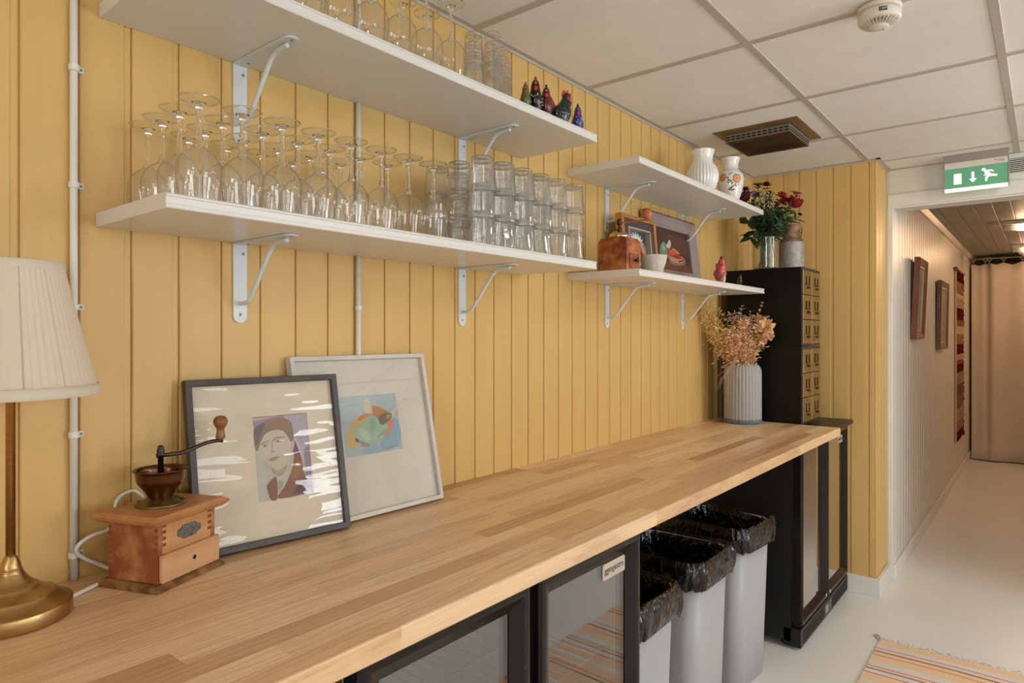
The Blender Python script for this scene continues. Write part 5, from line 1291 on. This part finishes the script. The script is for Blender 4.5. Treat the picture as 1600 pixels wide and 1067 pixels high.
for s in (-1, 1):
    for k_ in range(12):
        for rw_ in range(2):
            u = -1 + (k_ + .5) / 6; b = MB(); zz = -.0185 - rw_ * .011
            b.box(u * a_ - .008, u * a_ + .008, s * (b_ + .0006) - .0006, s * (b_ + .0006) + .0006, zz - .006, zz); b.build('slot', BLACK, bx2)
            b = MB(); b.box(s * (a_ + .0006) - .0006, s * (a_ + .0006) + .0006, u * b_ - .008, u * b_ + .008, zz - .006, zz); b.build('slot', BLACK, bx2)
b = MB(); g = 12; vs = []; fs = []
for i in range(g + 1):
    for j in range(g + 1):
        u, v_ = -1 + 2 * i / g, -1 + 2 * j / g; m_ = max(abs(u), abs(v_)); dz = -.040 + (.010 * max(0, min(1, (.92 - m_) / .35)))
        vs.append((u * a_ * 1.005, v_ * b_ * 1.005, dz))
for i in range(g):
    for j in range(g): fs.append((i * (g + 1) + j, i * (g + 1) + j + 1, (i + 1) * (g + 1) + j + 1, (i + 1) * (g + 1) + j))
b._add(vs, fs, None, True); b.build('perforated_panel', M_perf(), t)
b = MB(); b.box(-a_, a_, -b_ - .002, -b_ + .002, -.043, -.0395); b.box(-a_, a_, b_ - .002, b_ + .002, -.043, -.0395); b.box(-a_ - .002, -a_ + .002, -b_, b_, -.043, -.0395); b.box(a_ - .002, a_ + .002, -b_, b_, -.043, -.0395); b.build('rim', BRN, t)

DET = M('detector_plastic', (226, 218, 204), rough=.4)
t = thing('smoke_detector', 'round white smoke detector on the ceiling', 'smoke detector', (2.005, -0.943, CEIL))
b = MB(); b.lathe([(0, -.005), (.054, -.005), (.054, -.016), (.050, -.017), (0, -.017)], 48); b.build('base', DET, t)
b = MB(); b.lathe([(0, -.017), (.048, -.017), (.0525, -.020), (.0525, -.040), (.050, -.044), (.044, -.046), (0, -.040)], 48); bd = b.build('body', DET, t)
for i in range(28):
    a = 2 * PI * i / 28; b = MB(); b.mx = Matrix.Rotation(a, 4, 'Z')
    b.prism([(.0235, -.058), (.0235, -.042), (.0465, -.042), (.0465, -.047), (.036, -.0545)], -.0009, .0009, 'y'); b.build('rib', DET, bd)
b = MB(); b.lathe([(0, -.038), (.023, -.038), (.0245, -.056), (.022, -.060), (.010, -.0615), (0, -.0615)], 32); b.build('cap', DET, bd)
b = MB(); b.lathe([(0, -.0605), (.0015, -.0615), (.0018, -.0635), (0, -.0645)], 10, (.012, -.008, 0)); b.build('indicator', M('led_grey', (140, 130, 118), rough=.3), bd)
la = math.radians(200)
def lab(w_, h_, off, mt, nm, par):
    b = MB(); m_ = 8
    vs = []; fs = []
    for i in range(m_ + 1):
        a = la + (i / m_ - .5) * w_ / .0525
        for z in (-.030 - h_ / 2, -.030 + h_ / 2): vs.append(((.0525 + off) * math.cos(a), (.0525 + off) * math.sin(a), z))
    fs = [(2 * i, 2 * i + 2, 2 * i + 3, 2 * i + 1) for i in range(m_)]
    b._add(vs, fs); return b.build(nm, mt, par)
lb = lab(.020, .0115, .0004, BLACK, 'number_label', bd)
tx = text_mesh('1209', .0088, M('label_white', (230, 228, 222), rough=.5), .0001, 1.0)
for v_ in tx.vertices:      # wrap the digits round the housing
    a = la + v_.co.x / .0525; r = .0525 + .0007 + v_.co.z; zz = -.030 + v_.co.y
    v_.co = (r * math.cos(a), r * math.sin(a), zz)
new('digits', tx, lb)

# exit sign
SX = 3.905
SIL = M('sign_grey', (158, 150, 146), rough=.4, metal=.3)
t = thing('exit_sign', 'green illuminated emergency exit sign hanging over the doorway', 'exit sign', (SX, -1.025, 2.0385))
HW = .130
b = MB(); b.cbox(.0, .045, -HW, HW, .142, .1795, c=.001); b.build('housing', SIL, t)
b = MB(); b.cbox(.002, .030, -HW - .0015, -HW + .003, 0, .142, c=.0008); b.cbox(.002, .030, HW - .003, HW + .0015, 0, .142, c=.0008); b.build('end_cap', SIL, t)
b = MB(); b.cbox(.003, .028, -HW + .003, HW - .003, .112, .142, c=.0008); bn = b.build('upper_band', M('sign_white', (222, 214, 206), rough=.4), t)
b = MB()
for (y0, y1, z0) in ((-.112, -.078, .129), (-.082, -.074, .132), (-.112, -.086, .124)): b.box(.0024, .003, y0, y1, z0, z0 + .0016)
b.build('maker_print', M('print_grey', (110, 100, 100), rough=.5), bn)
GRN = M_emit('sign_green_light', (98, 164, 128), .32); WEM = M_emit('sign_white_light', (255, 248, 222), 1.6)
b = MB(); b.box(.006, .026, -HW + .003, HW - .003, .0145, .112); pn = b.build('panel', GRN, t)
b = MB(); b.cbox(.004, .028, -HW + .003, HW - .003, 0, .0145, c=.001); b.build('light_strip', WEM, t)
def picto(polys, nm):
    b = MB()
    for P in polys: b.prism([(-y, z) for y, z in P], .0048, .0061, 'x')
    return b.build(nm, WEM, pn)
# coordinates: image-right is -y, so y here runs to the right and is negated
picto([[(-.0885, .034), (-.0575, .034), (-.0575, .085), (-.0885, .085)]], 'pictogram_door')
picto([[(-.016, .052), (-.006, .052), (-.006, .086), (-.016, .086)], [(-.011, .036), (.004, .053), (-.026, .053)]], 'pictogram_arrow')
def seg(p, q, r0, r1):
    dx, dy = q[0] - p[0], q[1] - p[1]; L = math.hypot(dx, dy); nx, ny = -dy / L, dx / L
    return [(p[0] - nx * r0, p[1] - ny * r0), (q[0] - nx * r1, q[1] - ny * r1), (q[0] + nx * r1, q[1] + ny * r1), (p[0] + nx * r0, p[1] + ny * r0)]
run = [el(.0315, .0905, .0075, .0065), seg((.038, .083), (.055, .062), .0065, .0085), seg((.040, .084), (.062, .083), .003, .003), seg((.062, .084), (.070, .076), .003, .0025), seg((.042, .078), (.042, .064), .003, .003), seg((.042, .066), (.034, .062), .003, .0025), seg((.055, .062), (.085, .057), .006, .0038), seg((.052, .063), (.043, .050), .006, .0042), seg((.043, .052), (.042, .034), .0045, .004)]
picto(run, 'pictogram_runner')
# wall vent
t = thing('wall_vent', 'white louvred air vent on the wall beside the exit sign', 'vent', (FRONTX - .0005, -1.178, 2.159))
b = MB(); 
for (y0, y1, z0, z1) in ((-.065, .055, -.048, -.040), (-.065, .055, .034, .040), (-.065, -.052, -.040, .034), (.047, .055, -.040, .034)): b.box(-.006, 0, y0, y1, z0, z1)
b.build('frame', PLASTICW, t)
b = MB(); b.box(-.001, 0, -.052, .047, -.04, .034); b.build('shadow_plate', BLACK, t)
for i in range(8):
    b = MB(); zz = -.0385 + i * .0092; b.prism([(-.005, zz), (-.0015, zz + .0055), (-.001, zz + .0055), (-.0035, zz)], -.052, .047, 'y'); b.build('slat', PLASTICW, t)

# ceiling lamps of the room; second one added to light the end wall
GLOBE = M_emit('lit_opal_glass', (255, 243, 226), 95.0)
for (x, y, lb) in ((2.95, -1.62, 'nearest the doorway'), (2.25, -2.05, 'added out of view to light the end wall'), (-1.2, -1.5, 'near the side wall'), (2.4, -3.2, 'near the windows')):
    t = thing('ceiling_lamp', 'round opal ceiling lamp ' + lb, 'lamp', (x, y, CEIL), 0, 'ceiling lamps of the room')
    b = MB(); b.lathe([(0, -.0045), (.075, -.0045), (.080, -.010), (.080, -.026), (.074, -.030), (0, -.030)], 40); b.build('mount', PLASTICW, t)
    b = MB(); b.lathe([(.072, -.030), (.078, -.040), (.070, -.066), (.045, -.084), (0, -.090)], 40); b.build('glass', GLOBE, t)

# ------------------------------------------------------------------ corridor
TUBE = M_emit('warm_tube', (255, 208, 160), 74.0)
for (x, lb) in ((6.12, 'nearer the doorway'), (7.76, 'nearer the curtain')):
    t = thing('batten_light', 'warm ceiling batten light in the corridor, ' + lb, 'lamp', (x, -1.045, CH), 0, 'corridor battens')
    b = MB(); b.cbox(-.05, .05, -.62, 0, -.030, -.0005, c=.003); b.build('housing', PLASTICW, t)
    b = MB(); b.lathe([(0, 0), (.024, 0), (.024, .075), (0, .075)], 20); b.build('end_piece', PLASTICW, t, (0, 0, -.046), (PI / 2, 0, 0))
    for k_ in range(5):
        b = MB(); b.lathe([(0, .002), (.026, .002), (.027, .006), (.027, .100), (.026, .104), (0, .104)], 20); b.build('tube_segment', TUBE, t, (0, -.077 - k_ * .106, -.047), (PI / 2, 0, 0))
t = thing('corridor_detector', 'round pale detector on the corridor ceiling before the curtain', 'smoke detector', (8.30, -1.13, CH))
b = MB(); b.lathe([(0, -.001), (.06, -.001), (.062, -.02), (.05, -.04), (0, -.044)], 32); b.build('body', DET, t)
b = MB(); b.lathe([(0, -.043), (.03, -.043), (.026, -.055), (0, -.057)], 24); b.build('cap', DET, t)

# pictures on the corridor wall
BRWN = M('reddish_brown_frame', (104, 54, 34), (128, 72, 46), scale=10, rough=.35)
BRW2 = M('brown_moulded_frame', (92, 66, 48), (116, 86, 62), scale=10, rough=.4)
OLDP = M_col('faded_picture', rough=.6, var=.3, scale=30)
def corr_pic(x0, x1, z0, z1, tilt, mat, label, cols, seed):
    t = thing('corridor_picture', label, 'picture', ((x0 + x1) / 2, DO0 - .0145, z0), 0, 'pictures on the corridor wall'); t.rotation_euler = (tilt, 0, 0)
    W, H = x1 - x0, z1 - z0
    frame_bars(t, W, H, .045, .026, mat, [(0, .013), (0, -.013), (.006, -.018), (.020, -.013), (.038, -.006), (.045, -.004), (.045, .013)])
    inner(t, W, H, .0452, .012, -.004, .010, M('cream_slip', (188, 172, 146), rough=.6))
    rr = random.Random(seed); L = [(cols[0], R4, False)]
    for i in range(12): L.append((cols[1 + i % (len(cols) - 1)], el(rr.uniform(.15, .85), rr.uniform(.15, .9), rr.uniform(.05, .16), rr.uniform(.03, .12), 9), True))
    art('painting', t, W - .114, H - .114, .006, L, OLDP, 0, .057); return t
corr_pic(4.63, 4.98, 1.30, 1.80, .045, BRWN, 'tall picture in a reddish brown frame nearest the doorway', [(150, 134, 110), (128, 112, 88), (164, 150, 126), (112, 100, 84)], 3)
corr_pic(5.80, 6.28, 1.215, 1.735, .02, BRW2, 'picture in a brown moulded frame further down the corridor', [(150, 140, 122), (172, 164, 150), (120, 118, 112), (142, 120, 92)], 5)
WOOL = M_col('woven_wool', rough=.95, var=.5, scale=60, bump=.6, spec=.05)
t = thing('woven_hanging', 'long woven wool wall hanging in red and brown by the curtain', 'wall hanging', (7.10, DO0 - .004, .36))
bands = [((92, 24, 30), .10), ((150, 118, 92), .10), ((170, 140, 112), .12), ((132, 104, 84), .14), ((120, 88, 70), .10), ((160, 132, 104), .12), ((84, 26, 34), .08), ((150, 70, 62), .04), ((182, 158, 130), .06), ((96, 28, 34), .10), ((150, 124, 96), .10), ((196, 178, 150), .08), ((140, 100, 80), .06), ((90, 24, 30), .12), ((176, 150, 120), .10), ((200, 184, 158), .04), ((150, 112, 84), .12), ((74, 18, 26), .10)]
tot = sum(q for _, q in bands); z = 0; b = MB()
for c, q in bands:
    hh = 1.54 * q / tot; rows_ = max(2, int(hh / .02))
    for r in range(rows_):
        za, zb2 = z + hh * r / rows_, z + hh * (r + 1) / rows_
        for k_ in range(8):
            xa, xb = .62 * k_ / 8, .62 * (k_ + 1) / 8; o1 = .012 + .010 * noise.noise((k_ * 3.1, za * 40, 0)); b.box(xa, xb, -o1 - .006, 0, za, zb2, c)
    z += hh
b.build('weave', WOOL, t)
b = MB(); b.box(-.012, 0, -.014, 0, 0, 1.54); b.build('selvedge', M('natural_wool', (190, 172, 142), rough=.9), t)
b = MB(); b.tube([(-.06, -.012, 1.555), (.68, -.012, 1.555)], .012, 10); b.ell((-.07, -.012, 1.555), (.02, .02, .02)); b.build('rod', BRWN, t)

# curtain at the end
CURT = M('beige_curtain_cloth', (196, 182, 166), (204, 190, 174), scale=3, rough=.85, bump=.05, bscale=60)
t = thing('curtain', 'plain beige curtain closing the far end of the corridor', 'curtain', (8.52, -0.67, 0))
nx, nz = 150, 16; vs = []; fs = []; Wc = 1.28
ringx = [.02, .12, .155, .275, .43, .58, .74, .90, 1.06, 1.22]
for j in range(nz + 1):
    v_ = j / nz; z = .012 + 2.065 * v_
    for i in range(nx + 1):
        u = i / nx * Wc; dmin = min(abs(u - r_) for r_ in ringx); sag = -min(.028, dmin * .35) * max(0, (v_ - .9) / .1)
        fold = .025 * math.sin(u * 24 + .6 * math.sin(u * 7)) + .05 * math.exp(-((u - .137) / .03) ** 2) + .02 * math.sin(u * 9 + 2)
        fold *= .55 + .45 * v_; foot = -.05 * max(0, (.06 - v_) / .06) * (1 + .5 * math.sin(u * 11))
        vs.append((fold + foot, -u, z + sag))
for j in range(nz):
    for i in range(nx): fs.append((j * (nx + 1) + i, j * (nx + 1) + i + 1, (j + 1) * (nx + 1) + i + 1, (j + 1) * (nx + 1) + i))
b = MB(); b._add(vs, fs, None, True); o = b.build('cloth', CURT, t); sd = o.modifiers.new('solid', 'SOLIDIFY'); sd.thickness = .003
RINGM = M('curtain_ring_wood', (150, 130, 112), rough=.4)
for r_ in ringx:
    b = MB(); b.tube([(0, .018 * math.cos(a), .018 * math.sin(a)) for a in [2 * PI * i / 18 for i in range(19)]], .0042, 8, caps=False); b.tube([(0, 0, -.018), (0, 0, -.042)], .004, 6); b.build('ring', RINGM, t, (.0, -r_, 2.120))
b = MB(); b.tube([(8.52, DO0 - .002, 2.128), (8.52, -1.998, 2.128)], .008, 10)
tag(b.build('curtain_rail', M('pale_metal_rail', (170, 156, 140), rough=.4, metal=.5)), 'thin metal curtain rail across the corridor', 'rail')
